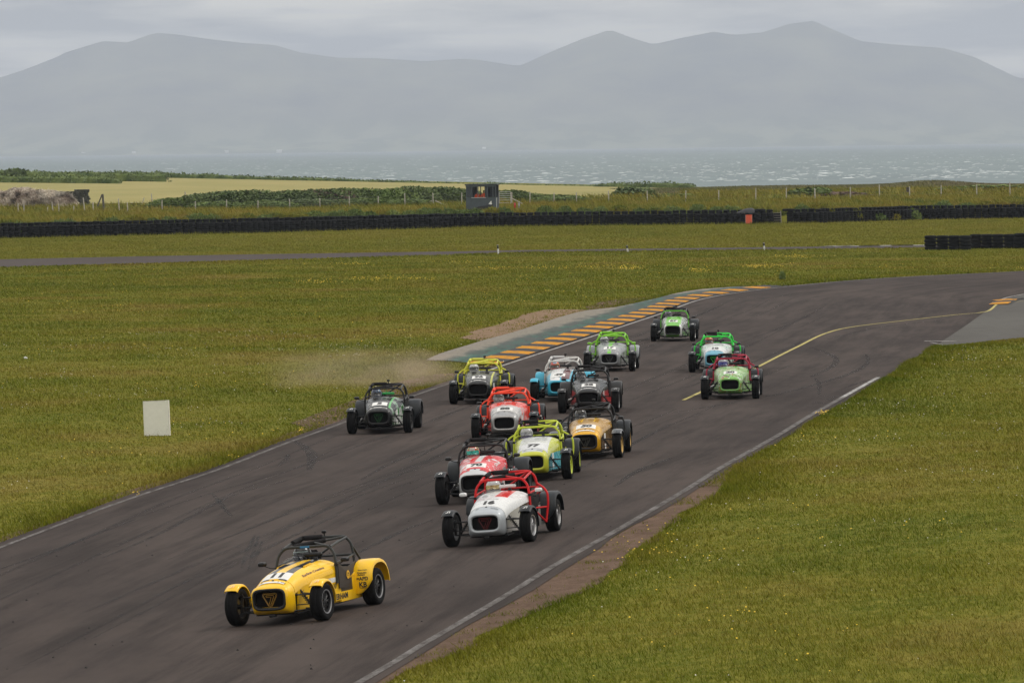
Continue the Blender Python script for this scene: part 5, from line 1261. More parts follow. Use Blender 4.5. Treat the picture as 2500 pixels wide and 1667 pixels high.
LEAD = set()
def build_car(cid, x, y, yaw, L):
    g_ = float(np.interp(y, YN, GN)) / math.cosh(x / 12) ** 2; z = float(bank(x, y)) + .020
    M = Matrix.Translation((x, y, z)) @ Matrix.Rotation(-math.atan(g_), 4, 'Y') @ Matrix.Rotation(math.radians(yaw), 4, 'Z')
    root = bpy.data.objects.new('race_car', None); col.objects.link(root); root.matrix_world = M; tag(root, L['label'], 'race car', 'open wheeled race cars in the bend')
    S = lambda k, f, sm=True: shape(k, f, sm)
    nose_m, bon_m, side_m, scut_m = L['nose'], L['bonnet'], L['side'], L.get('scuttle', L['bonnet']); cage_m, arch_m, farch_m = L['cage'], L.get('arch', M_greyarch), L.get('farch', L.get('arch', M_greyarch)); rim_m, lip_m = L.get('rim', M_alu), L.get('lip', L.get('rim', M_alu)); pad_m = L.get('pad', M_cloth)
    nose = put('nose_cone', S('nose_cone', g_nose), nose_m, root); 
    sur = put('grille_surround', S('grille_surround', g_surround), L.get('surround', nose_m), root)
    gri = put('grille', S('grille', g_grille, False), M_gril, root)
    bon = put('bonnet', S('bonnet', g_bonnet), bon_m, root); put('louvres', S('louvres', g_louvres, False), bon_m, bon); put('badge', S('badge', g_filler), M_dark, nose)
    put('scuttle', S('scuttle', g_scuttle), scut_m, root); body = put('body_side', S('body_side', g_sides), side_m, root)
    put('floor_pan', S('floor_pan', g_floor, False), M_dark, root); put('dashboard', S('dashboard', g_dash, False), M_dark, root)
    for sx in (-.25,):
        o = put('seat', S('seat', g_seat), M_cloth, root, (sx, 0, 0)); put('headrest', S('headrest', g_headrest), M_cloth, o)
    put('tonneau_cover', S('tonneau_cover', g_tonneau), M_cloth, root); put('steering_wheel', S('steering_wheel', g_steering), M_dark, root)
    st = math.radians(L.get('steer', -4))
    for sx in (-1, 1):
        R_ = (0, 0, 0 if sx > 0 else math.pi)
        w = put('front_wheel', S('front_wheel', g_rim(.19), True), rim_m, root, (sx * TRK, AX_F, .281), (0, 0, st + R_[2])); put('tyre', S('tyre:f', g_tyre(.192)), M_tyre, w); put('rim_lip', S('rim_lip:f', g_lip(.19)), lip_m, w); put('brake_disc', S('brake_disc', g_disc), M_steel, w)
        w = put('rear_wheel', S('rear_wheel', g_rim(.215), True), rim_m, root, (sx * TRK, AX_R, .281), R_); put('tyre', S('tyre:r', g_tyre(.218)), M_tyre, w); put('rim_lip', S('rim_lip:r', g_lip(.215)), lip_m, w)
        fw = put('front_mudguard', S('front_mudguard', g_frontwing), farch_m, root, (sx * TRK, AX_F, .281), (0, 0, st)); rw = put('rear_mudguard', S('rear_mudguard:%d' % sx, g_rearwing(sx)), arch_m, root)
        put('wishbones', S('wishbones:%d' % sx, g_wishbones(sx)), M_dark, root); put('damper', S('damper:%d' % sx, g_damper(sx)), L.get('damper', M_dark), root)
        mi = put('wing_mirror', S('wing_mirror:%d' % sx, g_mirror(sx)), L.get('mirror', M_dark), root); put('stalk', S('stalk:%d' % sx, g_stalk(sx)), M_dark, mi)
        if L.get('bars', True) and (sx > 0 or L.get('bars') != 'right'): put('side_bar', S('side_bar:%d' % sx, g_side_bar(sx)), cage_m, root)
        dr = put('side_screen', S('side_screen:%d' % sx, g_door(sx), False), L.get('door', M_cloth), root)
        if L.get('wingmark', True):     # small white maker's mark on the front of each cycle wing
            for k in (0, 1):
                V = [(-.034, -.022), (.004, -.022), (.010, .030), (-.004, .030), (-.008, -.008), (-.030, -.008)] if k == 0 else [(.034, .022), (-.000, .022), (-.002, .036), (.030, .040), (.046, .030), (.040, -.028), (.026, -.028)]
                rr_ = .3475
                fn = lambda u, v: (u, -rr_ * math.sin(math.radians(14) - v / .33 + .18), rr_ * math.cos(math.radians(14) - v / .33 + .18) + .0005)
                placed('maker_mark', ([(a_ - .0, b_, 0) for a_, b_ in V], [tuple(range(len(V)))]), fn, L.get('markmat', M_wht), fw)
    put('rear_axle', S('rear_axle', g_axle), M_dark, root); put('exhaust', S('exhaust', g_exhaust), M_steel, root); put('lower_brace', S('lower_brace', g_splitter), M_dark, root); put('tail_lamps', S('tail_lamps', g_tail), plain('red_lens', (.35, .01, .01), .3), root)
    cage = put('front_hoop', S('front_hoop', g_cage_front), cage_m, root); rear = put('rear_hoop', S('rear_hoop', g_cage_rear), L.get('cage_rear', cage_m), root); put('cage_rails', S('cage_rails', g_cage_top), L.get('cage_rails', L.get('cage_rear', cage_m)), root)
    put('cage_padding', S('cage_padding:a', g_pad), pad_m, rear); put('cage_padding', S('cage_padding:b', g_pad2), pad_m, rear)
    put('rear_view_mirror', S('rear_view_mirror', g_rearview), L.get('rvm', M_dark), root); put('timing_unit', S('timing_unit', g_unit), M_dark, root); put('wind_deflector', S('wind_deflector', g_screen_clear), M_clear, root); put('roof_camera', S('roof_camera', g_camera), M_dark, root)
    # number, panel, sponsor strip
    yc = L.get('num_y', -1.09); xc = L.get('num_x', 0.0); lift = .006
    def bn(dz, xx=0.0, yc_=yc):
        def fn(u, v):
            yy = yc_ + v; return (xx + u, yy, top_z(xx + u, yy) + lift + dz)
        return fn
    host = bon
    if L.get('panel', True): placed('number_panel', rect_geo(L.get('pw', .36), L.get('ph', .25), 10, 6), bn(0.0, xc), L.get('panel_mat', M_wht), host)
    bf = bn(.003, xc); placed('race_number', text_geo(str(cid), L.get('ns', .195), .012, L.get('shear', .0)), lambda u, v: bf(u * 1.12, v * 1.12), L.get('num_mat', M_ink), host)
    if L.get('strip', False):
        placed('sponsor_strip', rect_geo(.40, .035, 12, 1), bn(.002, 0, -1.375), M_wht, nose)
        placed('strip_lettering', text_geo('AVON', .036, .001), bn(.004, .13, -1.375), M_ink, nose); placed('strip_lettering', text_geo('SH', .036, .001), bn(.004, -.14, -1.375), M_ink, nose)
    else:
        placed('strip_lettering', text_geo('AVON', .045, .001, .2), bn(.002, .15, -1.35), M_ink, nose); placed('strip_lettering', text_geo('SH', .045, .001, .3), bn(.002, -.15, -1.35), M_ink, nose)
    if L.get('emblem'):
        em = L['emblem']; m = MB(); cy_ = -1.478; tri = [(-.098, .478), (.098, .478), (.112, .462), (.108, .435), (.028, .290), (0, .275), (-.028, .290), (-.108, .435), (-.112, .462), (-.098, .478)]
        for sc_ in (1.0, .86): m.tube([((a_) * sc_, cy_, .40 + (b_ - .40) * sc_) for a_, b_ in tri], .0032, 4, False)
        se = [(-.058, .448), (.060, .448), (.064, .430), (.014, .320), (-.016, .320), (.022, .424), (-.058, .424), (-.058, .448)]
        m.tube([(a_, cy_ - .002, b_) for a_, b_ in se], .0045, 4, False); m.build('emblem', em, gri)
    for dec in L.get('decals', ()):
        kind, txt, size, pos, mt = dec[:5]; sh = dec[5] if len(dec) > 5 else 0
        geo = rect_geo(*txt) if isinstance(txt, tuple) else text_geo(txt, size, size * .03, sh)
        if kind == 'side':   # body side facing the camera's right
            fn = lambda u, v: (sv(pos[0] + u, 1) + .004 if pos[0] + u < .22 else .484 + .045 * math.sin(math.pi * min(1, (pos[0] + u - .22) / 1.28)) + .03 * (pos[0] + u - .22) / 1.28, pos[0] + u, pos[1] + v); pr = body
        elif kind == 'shoulder':
            def fn(u, v):
                yy = pos[0] + u; w_ = sv(min(yy, .22), 1); xx = min(w_ * .93 - v * .35 - .015, w_ * .97); zz2 = top_z(xx, min(yy, .22)); return (xx + .006, yy, zz2 + .006)
            pr = bon
        elif kind == 'arch':  # forward face of the rear wing; placed just ahead of it
            yw = lambda zz: float(np.interp(zz, [.2, .30, .42, .52, .60, .66], [.735, .725, .730, .755, .81, .90]))
            fn = lambda u, v: (pos[0] + u, yw(pos[1] + v) - .013, pos[1] + v); pr = root
        elif kind == 'archL':
            yw = lambda zz: float(np.interp(zz, [.2, .30, .42, .52, .60, .66], [.735, .725, .730, .755, .81, .90]))
            fn = lambda u, v: (pos[0] + u, yw(pos[1] + v) - .013, pos[1] + v); pr = root
        elif kind == 'door':
            fn = lambda u, v: (.5375 + 0 * u, pos[0] + u, pos[1] + v); pr = root
        elif kind == 'top': fn = bn(.003, pos[0], pos[1]); pr = bon if pos[1] > -1.15 else nose
        elif kind == 'hoop': fn = lambda u, v: (pos[0] + u, .21 - .0225, 1.010 + v); pr = cage
        placed(dec[6] if len(dec) > 6 else ('side_panel' if isinstance(txt, tuple) else 'lettering'), geo, fn, mt, pr)
    return root, M

# ================================================================== people
def skin_body(name, verts, edges, sub=2):
    me = bpy.data.meshes.new(name); me.from_pydata([v[:3] for v in verts], edges, []); o = bpy.data.objects.new(name, me); col.objects.link(o)
    sk = o.modifiers.new('skin', 'SKIN'); sk.use_smooth_shade = True
    for i, v in enumerate(verts):
        r = v[3] if isinstance(v[3], tuple) else (v[3], v[3]); me.skin_vertices[0].data[i].radius = r; me.skin_vertices[0].data[i].use_root = (i == 0)
    o.modifiers.new('sub', 'SUBSURF').levels = sub
    dg_ = bpy.context.evaluated_depsgraph_get(); out = bpy.data.meshes.new_from_object(o.evaluated_get(dg_)); bpy.data.objects.remove(o); out.name = name; out.materials.clear(); return out
def hand(verts, edges, wrist, palm, fd, side, curl):
    """palm vertex plus four curled fingers and a thumb rooted inside it"""
    i0 = len(verts); verts.append((*palm, (.022, .034))); edges.append((wrist, i0)); pv = Vector(palm); f = Vector(fd).normalized(); sd = Vector(side).normalized(); cu = Vector(curl).normalized()
    for k, ln in enumerate((.070, .080, .076, .060)):
        r0 = pv + sd * (.027 - .018 * k) + f * .025; a = len(verts)
        verts += [(*r0, .0095), (*(r0 + f * ln * .45 + cu * .004), .009), (*(r0 + f * ln * .62 + cu * ln * .42), .0085), (*(r0 + f * ln * .35 + cu * ln * .70), .0075)]; edges += [(i0, a), (a, a + 1), (a + 1, a + 2), (a + 2, a + 3)]
    r0 = pv + sd * .030 - f * .012; a = len(verts); verts += [(*r0, .011), (*(r0 + sd * .020 + f * .030 + cu * .006), .010), (*(r0 + sd * .012 + f * .050 + cu * .030), .009)]; edges += [(i0, a), (a, a + 1), (a + 1, a + 2)]
# seated driver, origin at the seat, facing -Y, hands on the wheel
dv = [(0, .04, .10, (.15, .11)), (0, .10, .24, (.15, .105)), (0, .15, .36, (.17, .11)), (0, .14, .435, (.11, .08)), (0, .10, .49, (.060, .060)), (0, .07, .56, (.075, .085)), (0, .05, .64, (.075, .088))]; de = [(0, 1), (1, 2), (2, 3), (3, 4), (4, 5), (5, 6)]
for sx in (-1, 1):
    a = len(dv); dv += [(sx * .185, .13, .395, .062), (sx * .235, -.02, .29, .048), (sx * .175, -.18, .33, .038), (sx * .145, -.245, .355, .029)]; de += [(3, a), (a, a + 1), (a + 1, a + 2), (a + 2, a + 3)]
    hand(dv, de, a + 3, (sx * .132, -.278, .372), (-sx * .25, -.9, .3), (-sx * .6, .1, .8), (-sx * .5, .3, -.6))
    b = len(dv); dv += [(sx * .09, -.03, .09, .085), (sx * .11, -.40, .21, .060), (sx * .11, -.78, .06, .042), (sx * .11, -.90, .13, .034)]; de += [(0, b), (b, b + 1), (b + 1, b + 2), (b + 2, b + 3)]
driver_me = skin_body('person', dv, de, 1); driver_me.materials.append(None); driver_me.polygons.foreach_set('use_smooth', [True] * len(driver_me.polygons))
def g_helmet():
    m = MB(); R = []
    for i in range(13):
        ph = -math.pi / 2 * .80 + (math.pi / 2 * 1.80) * i / 12; z = math.sin(ph) * .138; c = math.cos(ph); ring = []
        for k in range(24):
            a = 2 * math.pi * k / 24; x = math.cos(a) * .122 * c; y = math.sin(a) * .150 * c; chin = max(0, -math.sin(a)) ** 2 * max(0, -math.sin(ph)) ** .7
            ring.append((x * (1 - .10 * chin), y - .035 * chin + .006, z - .012 * chin))
        R.append(ring)
    m.loft(R, True, True); m.tube([(0, -.10, .122), (0, .02, .142), (0, .10, .118)], [.004, .009, .004], 6); return m
def g_visor():
    m = MB(); R = []
    for i in range(6):
        ph = -.24 + .56 * i / 5; ring = []
        for k in range(15):
            a = -math.pi / 2 + (k / 14 - .5) * 2.35; c = math.cos(ph); ring.append((math.cos(a) * .1255 * c, math.sin(a) * .1545 * c + .004 - (.012 if ph < -.1 else 0), math.sin(ph) * .138))
        R.append(ring)
    m.loft(R, closed=False); return m
def g_belts():
    m = MB()
    for sx in (-1, 1): m.tube([(sx * .07, .12, .475), (sx * .075, .035, .40), (sx * .06, -.01, .22)], .014, 5)
    return m
def g_collar():
    m = MB(); m.tube(round_path([(-.09, -.01, .44), (-.085, .10, .49), (0, .17, .51), (.085, .10, .49), (.09, -.01, .44)], .06, 3), .018, 7); return m
def add_driver(M, L):
    D_ = L['driver']; o = link(bpy.data.objects.new('person', driver_me)); o.matrix_world = M @ Matrix.Translation((-.25, .62, .222)); o.material_slots[0].link = 'OBJECT'; o.material_slots[0].material = D_['suit']; tag(o, D_['label'], 'person', 'helmeted drivers in the race cars')
    h = put('helmet', shape('helmet', g_helmet), D_['helmet'], o, (0, .03, .635), (0, 0, math.radians(D_.get('turn', 0))), (1.07, 1.07, 1.07)); put('visor', shape('visor', g_visor), D_['visor'], h); put('neck_collar', shape('neck_collar', g_collar), M_dark, o); put('harness', shape('harness', g_belts), D_.get('belt', M_dark), o)

# ================================================================== liveries and places on the track
K_black, K_white, K_silver = (.016, .016, .017), (.66, .67, .67), (.30, .31, .32)
def hlm(name, base, regs=(), rough=.2): return paint('helmet_' + name, base, regs, rough, 0, .6, .03)
V_dark = plain('smoked_visor', (.015, .015, .018), .12, coat=.5); V_gold = plain('gold_mirror_visor', (.42, .34, .16), .15, .8); V_rb = plain('iridescent_visor', (.05, .35, .28), .15, .7)
M_yel = (.90, .53, .006); lime = (.48, .55, .045); red = (.50, .018, .018); orr = (.80, .065, .025); grn = (.09, .50, .03); cyan = (.035, .36, .52)
cg = lambda n, c: plain('cage_' + n, c, .42, 0, 0, .05, 9, .22)
suit = lambda n, c: plain('race_suit_' + n, c, .85, var=.2)
CARS = {}
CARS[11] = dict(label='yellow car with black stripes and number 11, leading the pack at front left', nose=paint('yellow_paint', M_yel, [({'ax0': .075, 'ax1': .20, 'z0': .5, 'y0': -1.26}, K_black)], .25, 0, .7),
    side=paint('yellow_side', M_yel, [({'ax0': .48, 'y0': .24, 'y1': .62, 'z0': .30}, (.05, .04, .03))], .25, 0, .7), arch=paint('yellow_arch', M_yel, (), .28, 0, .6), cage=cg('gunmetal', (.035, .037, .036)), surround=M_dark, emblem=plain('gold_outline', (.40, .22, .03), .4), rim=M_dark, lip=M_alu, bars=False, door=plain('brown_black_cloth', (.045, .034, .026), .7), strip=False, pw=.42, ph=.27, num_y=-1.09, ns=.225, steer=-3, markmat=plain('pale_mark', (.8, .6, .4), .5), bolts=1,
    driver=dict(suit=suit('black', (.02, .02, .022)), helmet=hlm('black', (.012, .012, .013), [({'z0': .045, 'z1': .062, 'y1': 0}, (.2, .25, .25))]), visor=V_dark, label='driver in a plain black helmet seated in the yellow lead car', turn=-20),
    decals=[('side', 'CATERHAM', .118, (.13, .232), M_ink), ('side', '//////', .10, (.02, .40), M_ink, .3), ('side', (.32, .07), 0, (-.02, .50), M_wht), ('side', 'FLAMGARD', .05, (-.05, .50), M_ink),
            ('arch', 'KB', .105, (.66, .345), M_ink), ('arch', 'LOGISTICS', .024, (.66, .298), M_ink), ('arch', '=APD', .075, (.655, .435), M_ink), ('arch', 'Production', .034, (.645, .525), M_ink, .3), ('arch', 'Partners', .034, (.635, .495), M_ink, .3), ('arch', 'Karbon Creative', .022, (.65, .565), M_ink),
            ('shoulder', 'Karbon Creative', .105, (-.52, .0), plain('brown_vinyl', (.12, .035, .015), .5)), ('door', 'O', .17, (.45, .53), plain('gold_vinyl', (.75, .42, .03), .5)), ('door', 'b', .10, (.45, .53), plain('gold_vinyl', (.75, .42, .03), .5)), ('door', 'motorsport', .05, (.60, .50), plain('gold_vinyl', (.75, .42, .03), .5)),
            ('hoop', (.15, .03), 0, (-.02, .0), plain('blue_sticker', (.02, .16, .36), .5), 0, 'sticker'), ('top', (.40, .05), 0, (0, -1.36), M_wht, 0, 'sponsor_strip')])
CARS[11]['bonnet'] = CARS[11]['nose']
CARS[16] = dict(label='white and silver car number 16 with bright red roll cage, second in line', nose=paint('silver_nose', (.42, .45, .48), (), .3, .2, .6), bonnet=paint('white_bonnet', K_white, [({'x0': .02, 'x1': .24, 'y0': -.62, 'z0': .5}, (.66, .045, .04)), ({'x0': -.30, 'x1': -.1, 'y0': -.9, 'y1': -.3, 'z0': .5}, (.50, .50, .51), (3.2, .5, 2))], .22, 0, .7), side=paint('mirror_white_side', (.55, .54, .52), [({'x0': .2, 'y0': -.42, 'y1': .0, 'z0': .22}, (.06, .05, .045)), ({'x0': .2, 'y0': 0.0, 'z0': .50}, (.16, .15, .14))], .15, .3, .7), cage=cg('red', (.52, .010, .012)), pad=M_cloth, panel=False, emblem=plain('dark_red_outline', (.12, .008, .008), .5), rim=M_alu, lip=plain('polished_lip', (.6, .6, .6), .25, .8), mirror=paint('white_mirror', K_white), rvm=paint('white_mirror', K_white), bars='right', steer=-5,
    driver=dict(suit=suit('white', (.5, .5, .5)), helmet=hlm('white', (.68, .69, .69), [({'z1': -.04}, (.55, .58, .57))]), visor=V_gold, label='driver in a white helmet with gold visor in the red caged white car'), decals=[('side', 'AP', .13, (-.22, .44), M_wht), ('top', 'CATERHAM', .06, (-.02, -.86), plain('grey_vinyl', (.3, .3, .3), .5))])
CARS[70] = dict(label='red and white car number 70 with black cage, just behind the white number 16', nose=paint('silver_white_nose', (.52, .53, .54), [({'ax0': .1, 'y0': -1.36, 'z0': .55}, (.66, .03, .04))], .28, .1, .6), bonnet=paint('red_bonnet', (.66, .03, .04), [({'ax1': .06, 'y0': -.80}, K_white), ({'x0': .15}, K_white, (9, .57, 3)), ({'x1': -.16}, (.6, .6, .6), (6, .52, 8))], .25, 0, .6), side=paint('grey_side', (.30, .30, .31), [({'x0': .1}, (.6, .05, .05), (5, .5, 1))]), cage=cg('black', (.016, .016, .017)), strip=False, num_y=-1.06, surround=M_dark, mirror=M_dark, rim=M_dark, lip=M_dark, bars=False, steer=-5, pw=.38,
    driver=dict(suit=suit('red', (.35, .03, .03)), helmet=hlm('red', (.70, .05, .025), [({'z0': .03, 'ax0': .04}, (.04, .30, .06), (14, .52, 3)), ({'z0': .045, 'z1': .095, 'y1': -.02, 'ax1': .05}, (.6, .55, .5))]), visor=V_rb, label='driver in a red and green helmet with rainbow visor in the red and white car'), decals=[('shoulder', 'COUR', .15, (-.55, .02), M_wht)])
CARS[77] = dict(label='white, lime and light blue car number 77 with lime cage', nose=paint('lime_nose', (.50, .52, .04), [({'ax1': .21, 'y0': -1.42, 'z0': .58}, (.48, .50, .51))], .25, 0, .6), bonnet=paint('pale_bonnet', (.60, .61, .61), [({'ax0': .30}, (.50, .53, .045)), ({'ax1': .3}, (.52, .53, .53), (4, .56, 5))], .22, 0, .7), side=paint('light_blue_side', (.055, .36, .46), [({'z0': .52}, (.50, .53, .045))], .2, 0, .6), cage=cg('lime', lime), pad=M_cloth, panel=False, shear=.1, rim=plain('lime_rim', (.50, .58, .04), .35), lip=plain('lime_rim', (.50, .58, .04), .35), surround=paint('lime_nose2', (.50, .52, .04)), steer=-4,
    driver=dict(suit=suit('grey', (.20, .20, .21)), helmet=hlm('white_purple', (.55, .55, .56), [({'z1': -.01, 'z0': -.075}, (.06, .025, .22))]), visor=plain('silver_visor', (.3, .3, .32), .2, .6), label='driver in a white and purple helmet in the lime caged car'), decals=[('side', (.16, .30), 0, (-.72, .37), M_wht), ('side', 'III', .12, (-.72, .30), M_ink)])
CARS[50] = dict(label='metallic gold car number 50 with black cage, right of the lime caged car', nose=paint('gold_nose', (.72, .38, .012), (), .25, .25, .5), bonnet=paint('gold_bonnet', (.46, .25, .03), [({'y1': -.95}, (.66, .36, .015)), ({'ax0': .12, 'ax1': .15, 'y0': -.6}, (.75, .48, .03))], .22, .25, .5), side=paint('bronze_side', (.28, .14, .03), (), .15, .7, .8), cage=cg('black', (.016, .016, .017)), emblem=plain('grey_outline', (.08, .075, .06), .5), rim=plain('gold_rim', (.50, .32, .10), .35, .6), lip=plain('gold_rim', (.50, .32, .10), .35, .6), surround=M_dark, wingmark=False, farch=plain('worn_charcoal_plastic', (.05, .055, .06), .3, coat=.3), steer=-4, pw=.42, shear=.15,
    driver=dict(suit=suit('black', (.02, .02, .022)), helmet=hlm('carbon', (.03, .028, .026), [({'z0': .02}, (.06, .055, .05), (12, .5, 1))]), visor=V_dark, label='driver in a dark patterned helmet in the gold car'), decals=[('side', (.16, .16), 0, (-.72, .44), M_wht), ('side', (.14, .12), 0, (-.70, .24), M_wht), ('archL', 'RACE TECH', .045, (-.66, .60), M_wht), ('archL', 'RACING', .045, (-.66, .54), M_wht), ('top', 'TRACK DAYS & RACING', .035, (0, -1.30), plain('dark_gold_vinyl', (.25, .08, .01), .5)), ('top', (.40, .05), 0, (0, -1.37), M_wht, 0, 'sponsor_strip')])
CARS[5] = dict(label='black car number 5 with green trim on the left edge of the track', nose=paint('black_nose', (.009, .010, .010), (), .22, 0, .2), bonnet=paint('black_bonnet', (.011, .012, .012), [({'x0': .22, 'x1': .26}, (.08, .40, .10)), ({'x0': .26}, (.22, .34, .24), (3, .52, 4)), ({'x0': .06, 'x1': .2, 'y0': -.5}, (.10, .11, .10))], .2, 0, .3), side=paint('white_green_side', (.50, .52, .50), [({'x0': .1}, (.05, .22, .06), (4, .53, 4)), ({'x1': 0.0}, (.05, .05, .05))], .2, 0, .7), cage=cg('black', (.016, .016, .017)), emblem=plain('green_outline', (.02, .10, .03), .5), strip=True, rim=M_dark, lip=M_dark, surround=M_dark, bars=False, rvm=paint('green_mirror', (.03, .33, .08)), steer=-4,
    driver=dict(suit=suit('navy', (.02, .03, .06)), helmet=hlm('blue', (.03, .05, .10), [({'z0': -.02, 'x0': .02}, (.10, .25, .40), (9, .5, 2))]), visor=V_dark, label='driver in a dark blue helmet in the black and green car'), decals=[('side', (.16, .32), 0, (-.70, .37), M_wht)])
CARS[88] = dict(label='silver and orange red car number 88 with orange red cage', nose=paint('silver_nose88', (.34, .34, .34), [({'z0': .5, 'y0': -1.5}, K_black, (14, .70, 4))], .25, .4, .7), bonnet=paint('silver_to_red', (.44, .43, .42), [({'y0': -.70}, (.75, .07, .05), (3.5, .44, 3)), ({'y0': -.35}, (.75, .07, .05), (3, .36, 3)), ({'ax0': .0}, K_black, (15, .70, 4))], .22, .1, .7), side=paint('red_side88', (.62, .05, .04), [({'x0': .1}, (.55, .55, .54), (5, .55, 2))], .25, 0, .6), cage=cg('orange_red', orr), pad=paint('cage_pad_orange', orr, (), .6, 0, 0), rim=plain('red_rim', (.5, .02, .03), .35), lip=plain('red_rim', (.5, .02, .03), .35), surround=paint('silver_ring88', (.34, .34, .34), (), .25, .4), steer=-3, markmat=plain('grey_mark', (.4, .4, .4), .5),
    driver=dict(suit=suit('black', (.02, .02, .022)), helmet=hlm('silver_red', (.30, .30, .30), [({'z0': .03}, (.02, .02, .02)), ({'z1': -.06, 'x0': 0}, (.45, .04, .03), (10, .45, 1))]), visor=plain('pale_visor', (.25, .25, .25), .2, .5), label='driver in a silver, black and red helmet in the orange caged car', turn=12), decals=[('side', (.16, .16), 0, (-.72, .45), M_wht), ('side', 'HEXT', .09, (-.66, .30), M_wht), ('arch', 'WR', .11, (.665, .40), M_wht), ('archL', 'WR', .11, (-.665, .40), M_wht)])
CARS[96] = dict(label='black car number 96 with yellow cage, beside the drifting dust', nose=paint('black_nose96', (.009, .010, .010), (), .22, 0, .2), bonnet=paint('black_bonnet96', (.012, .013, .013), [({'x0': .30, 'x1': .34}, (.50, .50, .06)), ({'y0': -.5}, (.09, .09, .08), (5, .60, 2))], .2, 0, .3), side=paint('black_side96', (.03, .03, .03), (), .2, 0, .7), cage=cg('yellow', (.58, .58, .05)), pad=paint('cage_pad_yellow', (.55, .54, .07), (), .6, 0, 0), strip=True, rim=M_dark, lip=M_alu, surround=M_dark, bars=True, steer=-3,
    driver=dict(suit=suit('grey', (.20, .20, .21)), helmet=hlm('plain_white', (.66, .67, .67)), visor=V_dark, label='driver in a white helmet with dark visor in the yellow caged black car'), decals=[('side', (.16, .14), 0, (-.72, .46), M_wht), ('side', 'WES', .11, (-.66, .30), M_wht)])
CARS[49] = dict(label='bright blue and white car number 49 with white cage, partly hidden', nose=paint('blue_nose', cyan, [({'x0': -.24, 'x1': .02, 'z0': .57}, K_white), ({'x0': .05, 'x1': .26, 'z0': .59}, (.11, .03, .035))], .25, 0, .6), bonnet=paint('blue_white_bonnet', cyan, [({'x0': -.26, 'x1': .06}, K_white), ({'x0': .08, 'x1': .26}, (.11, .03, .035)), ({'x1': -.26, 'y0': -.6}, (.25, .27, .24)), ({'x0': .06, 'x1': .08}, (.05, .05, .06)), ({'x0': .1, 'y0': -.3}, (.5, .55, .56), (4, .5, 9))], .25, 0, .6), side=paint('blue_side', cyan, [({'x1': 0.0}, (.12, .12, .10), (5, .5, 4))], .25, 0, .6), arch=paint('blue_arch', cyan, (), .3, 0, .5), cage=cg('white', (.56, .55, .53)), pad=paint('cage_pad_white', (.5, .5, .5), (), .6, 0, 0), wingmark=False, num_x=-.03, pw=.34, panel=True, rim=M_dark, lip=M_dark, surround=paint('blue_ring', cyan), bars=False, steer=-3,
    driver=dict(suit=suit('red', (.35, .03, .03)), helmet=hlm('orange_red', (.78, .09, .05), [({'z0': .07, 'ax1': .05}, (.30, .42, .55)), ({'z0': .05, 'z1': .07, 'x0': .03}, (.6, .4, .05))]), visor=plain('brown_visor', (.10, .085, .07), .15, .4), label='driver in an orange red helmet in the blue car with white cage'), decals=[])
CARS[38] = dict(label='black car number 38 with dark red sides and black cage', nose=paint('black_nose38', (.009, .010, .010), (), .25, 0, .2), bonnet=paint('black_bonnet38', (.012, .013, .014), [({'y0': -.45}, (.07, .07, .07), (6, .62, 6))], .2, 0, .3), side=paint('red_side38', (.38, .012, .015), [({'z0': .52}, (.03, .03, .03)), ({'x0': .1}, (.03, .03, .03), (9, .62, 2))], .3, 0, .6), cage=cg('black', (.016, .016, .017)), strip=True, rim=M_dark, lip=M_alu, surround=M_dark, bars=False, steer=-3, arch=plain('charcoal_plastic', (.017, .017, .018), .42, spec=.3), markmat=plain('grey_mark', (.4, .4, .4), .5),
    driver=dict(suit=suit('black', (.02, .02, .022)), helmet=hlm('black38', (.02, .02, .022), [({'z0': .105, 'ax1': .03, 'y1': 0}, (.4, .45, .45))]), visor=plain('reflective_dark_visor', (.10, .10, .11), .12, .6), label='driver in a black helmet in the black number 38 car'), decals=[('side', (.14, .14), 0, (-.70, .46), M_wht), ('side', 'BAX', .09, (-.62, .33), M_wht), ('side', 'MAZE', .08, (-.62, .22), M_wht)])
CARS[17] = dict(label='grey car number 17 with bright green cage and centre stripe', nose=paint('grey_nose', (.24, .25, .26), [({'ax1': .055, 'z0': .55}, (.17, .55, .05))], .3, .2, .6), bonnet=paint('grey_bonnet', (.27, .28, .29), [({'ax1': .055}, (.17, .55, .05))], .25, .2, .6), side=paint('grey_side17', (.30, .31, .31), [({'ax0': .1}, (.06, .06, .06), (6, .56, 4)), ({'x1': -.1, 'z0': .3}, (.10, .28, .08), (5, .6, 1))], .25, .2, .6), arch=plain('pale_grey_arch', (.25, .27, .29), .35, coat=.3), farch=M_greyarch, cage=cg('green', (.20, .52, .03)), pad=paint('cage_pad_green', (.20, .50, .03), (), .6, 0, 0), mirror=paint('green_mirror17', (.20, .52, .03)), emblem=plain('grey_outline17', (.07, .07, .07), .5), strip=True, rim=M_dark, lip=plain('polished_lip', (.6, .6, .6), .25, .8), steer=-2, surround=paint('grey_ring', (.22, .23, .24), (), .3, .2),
    driver=dict(suit=suit('white', (.5, .5, .5)), helmet=hlm('silver', (.48, .50, .50)), visor=plain('reflective_dark_visor', (.10, .10, .11), .12, .6), label='driver in a silver grey helmet in the green caged grey car'), decals=[])
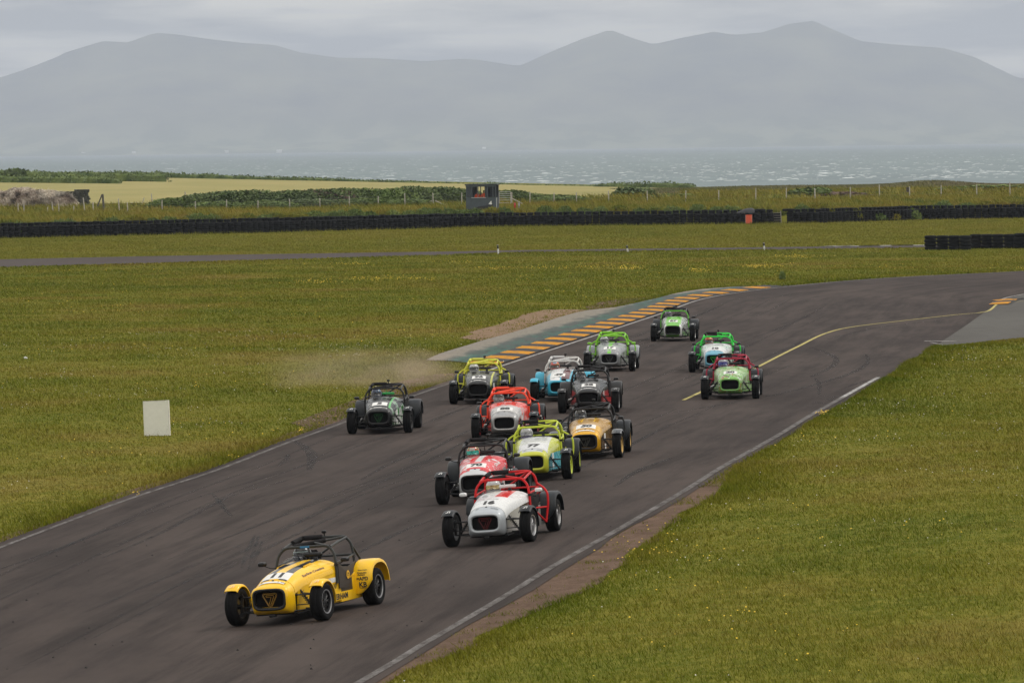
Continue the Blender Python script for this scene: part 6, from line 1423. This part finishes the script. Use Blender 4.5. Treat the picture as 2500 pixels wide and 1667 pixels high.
CARS[67] = dict(label='green and white car number 67 with green front hoop, last in line', nose=paint('green_white_nose', (.15, .46, .06), [({'ax0': .225}, (.55, .57, .55))], .25, 0, .6), bonnet=paint('green_bonnet', (.17, .48, .07), [({'ax0': .27}, (.50, .52, .50)), ({'ax0': .28}, (.02, .02, .02), (9, .50, 5))], .25, 0, .6), side=paint('white_black_side', (.45, .46, .45), [({'ax0': .1}, (.02, .02, .02), (7, .50, 5)), ({'ax0': .1, 'z1': .35}, (.12, .42, .05), (4, .52, 7))], .25, 0, .6), cage=cg('green67', (.12, .40, .05)), cage_rear=cg('black', (.016, .016, .017)), surround=M_dark, rim=M_dark, lip=plain('polished_lip', (.6, .6, .6), .25, .8), pw=.30, ns=.20, bars=False, steer=-2,
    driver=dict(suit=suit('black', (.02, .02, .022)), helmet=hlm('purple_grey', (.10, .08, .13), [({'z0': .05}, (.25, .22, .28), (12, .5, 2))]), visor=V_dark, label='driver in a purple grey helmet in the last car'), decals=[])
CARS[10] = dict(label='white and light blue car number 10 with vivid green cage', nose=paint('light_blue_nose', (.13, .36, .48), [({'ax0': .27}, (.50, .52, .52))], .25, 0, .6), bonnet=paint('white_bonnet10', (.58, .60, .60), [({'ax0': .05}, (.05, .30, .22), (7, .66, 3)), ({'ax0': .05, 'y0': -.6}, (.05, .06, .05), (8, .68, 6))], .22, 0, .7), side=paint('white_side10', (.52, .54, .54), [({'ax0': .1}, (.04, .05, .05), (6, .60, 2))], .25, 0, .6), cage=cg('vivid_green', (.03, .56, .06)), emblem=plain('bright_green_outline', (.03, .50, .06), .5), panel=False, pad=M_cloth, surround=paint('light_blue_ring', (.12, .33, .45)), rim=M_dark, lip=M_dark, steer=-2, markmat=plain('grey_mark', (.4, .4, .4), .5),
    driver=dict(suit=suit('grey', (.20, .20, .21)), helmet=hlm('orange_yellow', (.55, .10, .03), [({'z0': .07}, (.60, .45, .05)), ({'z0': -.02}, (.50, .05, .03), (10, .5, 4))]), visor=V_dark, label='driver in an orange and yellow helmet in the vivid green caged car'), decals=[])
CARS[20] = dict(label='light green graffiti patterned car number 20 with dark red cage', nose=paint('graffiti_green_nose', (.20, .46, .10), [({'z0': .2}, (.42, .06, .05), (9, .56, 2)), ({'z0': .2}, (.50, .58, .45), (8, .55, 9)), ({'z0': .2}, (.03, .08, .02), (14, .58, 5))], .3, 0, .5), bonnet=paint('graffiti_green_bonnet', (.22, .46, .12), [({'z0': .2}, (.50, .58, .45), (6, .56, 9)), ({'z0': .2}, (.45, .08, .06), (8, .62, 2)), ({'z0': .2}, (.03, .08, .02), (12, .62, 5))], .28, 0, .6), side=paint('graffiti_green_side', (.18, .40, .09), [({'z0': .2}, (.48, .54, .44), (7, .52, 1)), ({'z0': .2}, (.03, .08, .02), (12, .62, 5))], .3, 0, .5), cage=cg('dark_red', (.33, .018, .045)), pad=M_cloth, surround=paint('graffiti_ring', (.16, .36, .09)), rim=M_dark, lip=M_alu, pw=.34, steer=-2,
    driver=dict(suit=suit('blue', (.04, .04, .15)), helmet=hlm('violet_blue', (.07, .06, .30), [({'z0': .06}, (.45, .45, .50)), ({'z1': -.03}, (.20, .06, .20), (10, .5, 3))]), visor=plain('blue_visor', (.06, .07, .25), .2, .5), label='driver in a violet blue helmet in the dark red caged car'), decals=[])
PLACE = {11: (-3.12, 85.18, -18.6), 16: (-.18, 97.81, -11.3), 70: (-.56, 109.43, -6.3), 77: (.51, 115.36, -4.6), 50: (1.68, 122.32, -5.4), 5: (-3.08, 136.66, -4.4), 88: (-.10, 132.16, -3.6), 96: (-.81, 150.53, -3.7), 49: (1.34, 151.13, -4.4), 38: (1.97, 144.37, -2.5), 17: (2.99, 171.08, -3.8), 67: (5.65, 197.43, -4.2), 10: (6.09, 169.51, -4.6), 20: (5.82, 150.94, -4.0)}
for cid, (x, y, yaw) in PLACE.items():
    root, M = build_car(cid, x, y, yaw, CARS[cid]); add_driver(M, CARS[cid])

# marshals in the hut
sv_ = [(0, 0, .95, (.15, .11)), (0, 0, 1.12, (.14, .10)), (0, .01, 1.32, (.17, .11)), (0, .01, 1.42, (.11, .08)), (0, 0, 1.49, (.055, .055)), (0, -.01, 1.57, (.072, .082)), (0, -.01, 1.67, (.070, .080))]; se_ = [(0, 1), (1, 2), (2, 3), (3, 4), (4, 5), (5, 6)]
for sx in (-1, 1):
    a_ = len(sv_); sv_ += [(sx * .19, .01, 1.38, .062), (sx * .24, -.02, 1.12, .048), (sx * .17, -.22, 1.14, .036), (sx * .14, -.30, 1.16, .028)]; se_ += [(3, a_), (a_, a_ + 1), (a_ + 1, a_ + 2), (a_ + 2, a_ + 3)]
    hand(sv_, se_, a_ + 3, (sx * .12, -.345, 1.165), (-sx * .2, -.9, 0), (-sx, 0, .2), (0, 0, -1))
    b_ = len(sv_); sv_ += [(sx * .10, 0, .88, .09), (sx * .11, -.01, .50, .062), (sx * .11, .02, .10, .042), (sx * .11, -.12, .04, .04)]; se_ += [(0, b_), (b_, b_ + 1), (b_ + 1, b_ + 2), (b_ + 2, b_ + 3)]
mar = skin_body('person', sv_, se_, 1); mar.polygons.foreach_set('use_smooth', [True] * len(mar.polygons)); mar.materials.append(plain('orange_overalls', (.80, .11, .03), .8)); mar.materials.append(plain('skin', (.42, .25, .18), .6))
for p_ in mar.polygons:
    if p_.center.z > 1.50 or (p_.center.y < -.31 and p_.center.z > 1.0): p_.material_index = 1
def g_hair():
    m = MB(); R = []
    for i in range(7):
        ph = -.25 + (math.pi / 2 + .25) * i / 6; R.append([(math.cos(a) * .080 * math.cos(ph), math.sin(a) * .092 * math.cos(ph) + (.012 if math.sin(a) > 0 else .022), 1.655 + math.sin(ph) * .095) for a in np.linspace(0, 2 * math.pi, 16, endpoint=False)])
    m.loft(R, True, True); return m
def g_face():
    m = MB(); m.tube([(0, -.085, 1.66), (0, -.105, 1.625), (0, -.088, 1.615)], [.006, .013, .008], 6)
    for sx in (-1, 1): m.lathe([(-.004, .008), (.004, .008)], 8, 'Y', (sx * .03, -.086, 1.655)); m.lathe([(-.006, .022), (.006, .02)], 8, 'X', (sx * .074, .0, 1.635))
    m.tube([(-.022, -.084, 1.585), (.022, -.084, 1.585)], .005, 5); return m
for px, lab, rz, dz in ((1166, 'marshal in orange overalls inside the hut, the left one', .3, -.02), (1181, 'marshal in orange overalls inside the hut, the right one', -.4, .02)):
    xx = at(px, 480, HD + .8)[0]; o = link(bpy.data.objects.new('person', mar)); o.location = (xx, HD + .8, hz0 + .05 + dz); o.rotation_euler.z = rz; tag(o, lab, 'person', 'marshals in the hut'); put('hair', shape('hair', g_hair), plain('dark_hair', (.02, .015, .01), .7), o); put('face', shape('face', g_face), plain('skin_features', (.28, .15, .10), .6), o)

# dust thrown up where a wheel ran wide
dx_, dy_ = P(985, 945)
m = MB(); R = []
for i in range(13):
    a_ = i / 12; cx_ = 2.0 - 6.4 * a_; rw = (.25 + 1.5 * math.sin(math.pi * min(1, a_ * .62 + .06))); rh = .22 + .75 * math.sin(math.pi * min(1, a_ * .7 + .05)); rw *= (1 if i < 12 else .3); rh *= (1 if i < 12 else .3)
    R.append([(cx_, rw * 2.6 * math.cos(b_), .42 + rh * math.sin(b_)) for b_ in np.linspace(0, 2 * math.pi, 16, endpoint=False)])
m.loft(R, True, True)
t = NT('drifting_dust'); t.t.nodes.remove(t.b); v = t.pos(); sp = t.n('ShaderNodeSeparateXYZ', {0: v}); X, Y, Z = sp.outputs
n1 = t.noise(t.scaled(v, (.7, .5, 1.6)), 1.0, 4, .6, .5)
ey = t.math('ABSOLUTE', t.math('DIVIDE', Y, 4.0)); ez = t.math('ABSOLUTE', t.math('DIVIDE', t.math('SUBTRACT', Z, .38), .85)); rad = t.math('ADD', t.math('POWER', ey, 2.0), t.math('POWER', ez, 2.0))
fall = t.math('MULTIPLY', t.lin(rad, .85, .05), t.math('MULTIPLY', t.lin(X, -4.2, 1.6, .03, 1.25), t.math('MULTIPLY', t.lin(X, -4.4, -3.2), t.lin(X, 1.9, .7))))
den = t.math('MULTIPLY', t.math('MULTIPLY', fall, t.lin(n1, .36, .70)), .26)
pv = t.n('ShaderNodeVolumePrincipled'); pv.inputs['Color'].default_value = (.84, .64, .50, 1); t.set(pv.inputs['Density'], den); t.t.links.new(pv.outputs[0], t.out.inputs['Volume'])
o = m.build('dust_cloud', t.m); o.location = (dx_ - .1, dy_ + 1.0, float(bank(dx_, dy_)) + .02); tag(o, 'thin tan dust cloud drifting over the grass left of the track', 'dust', kind='stuff')
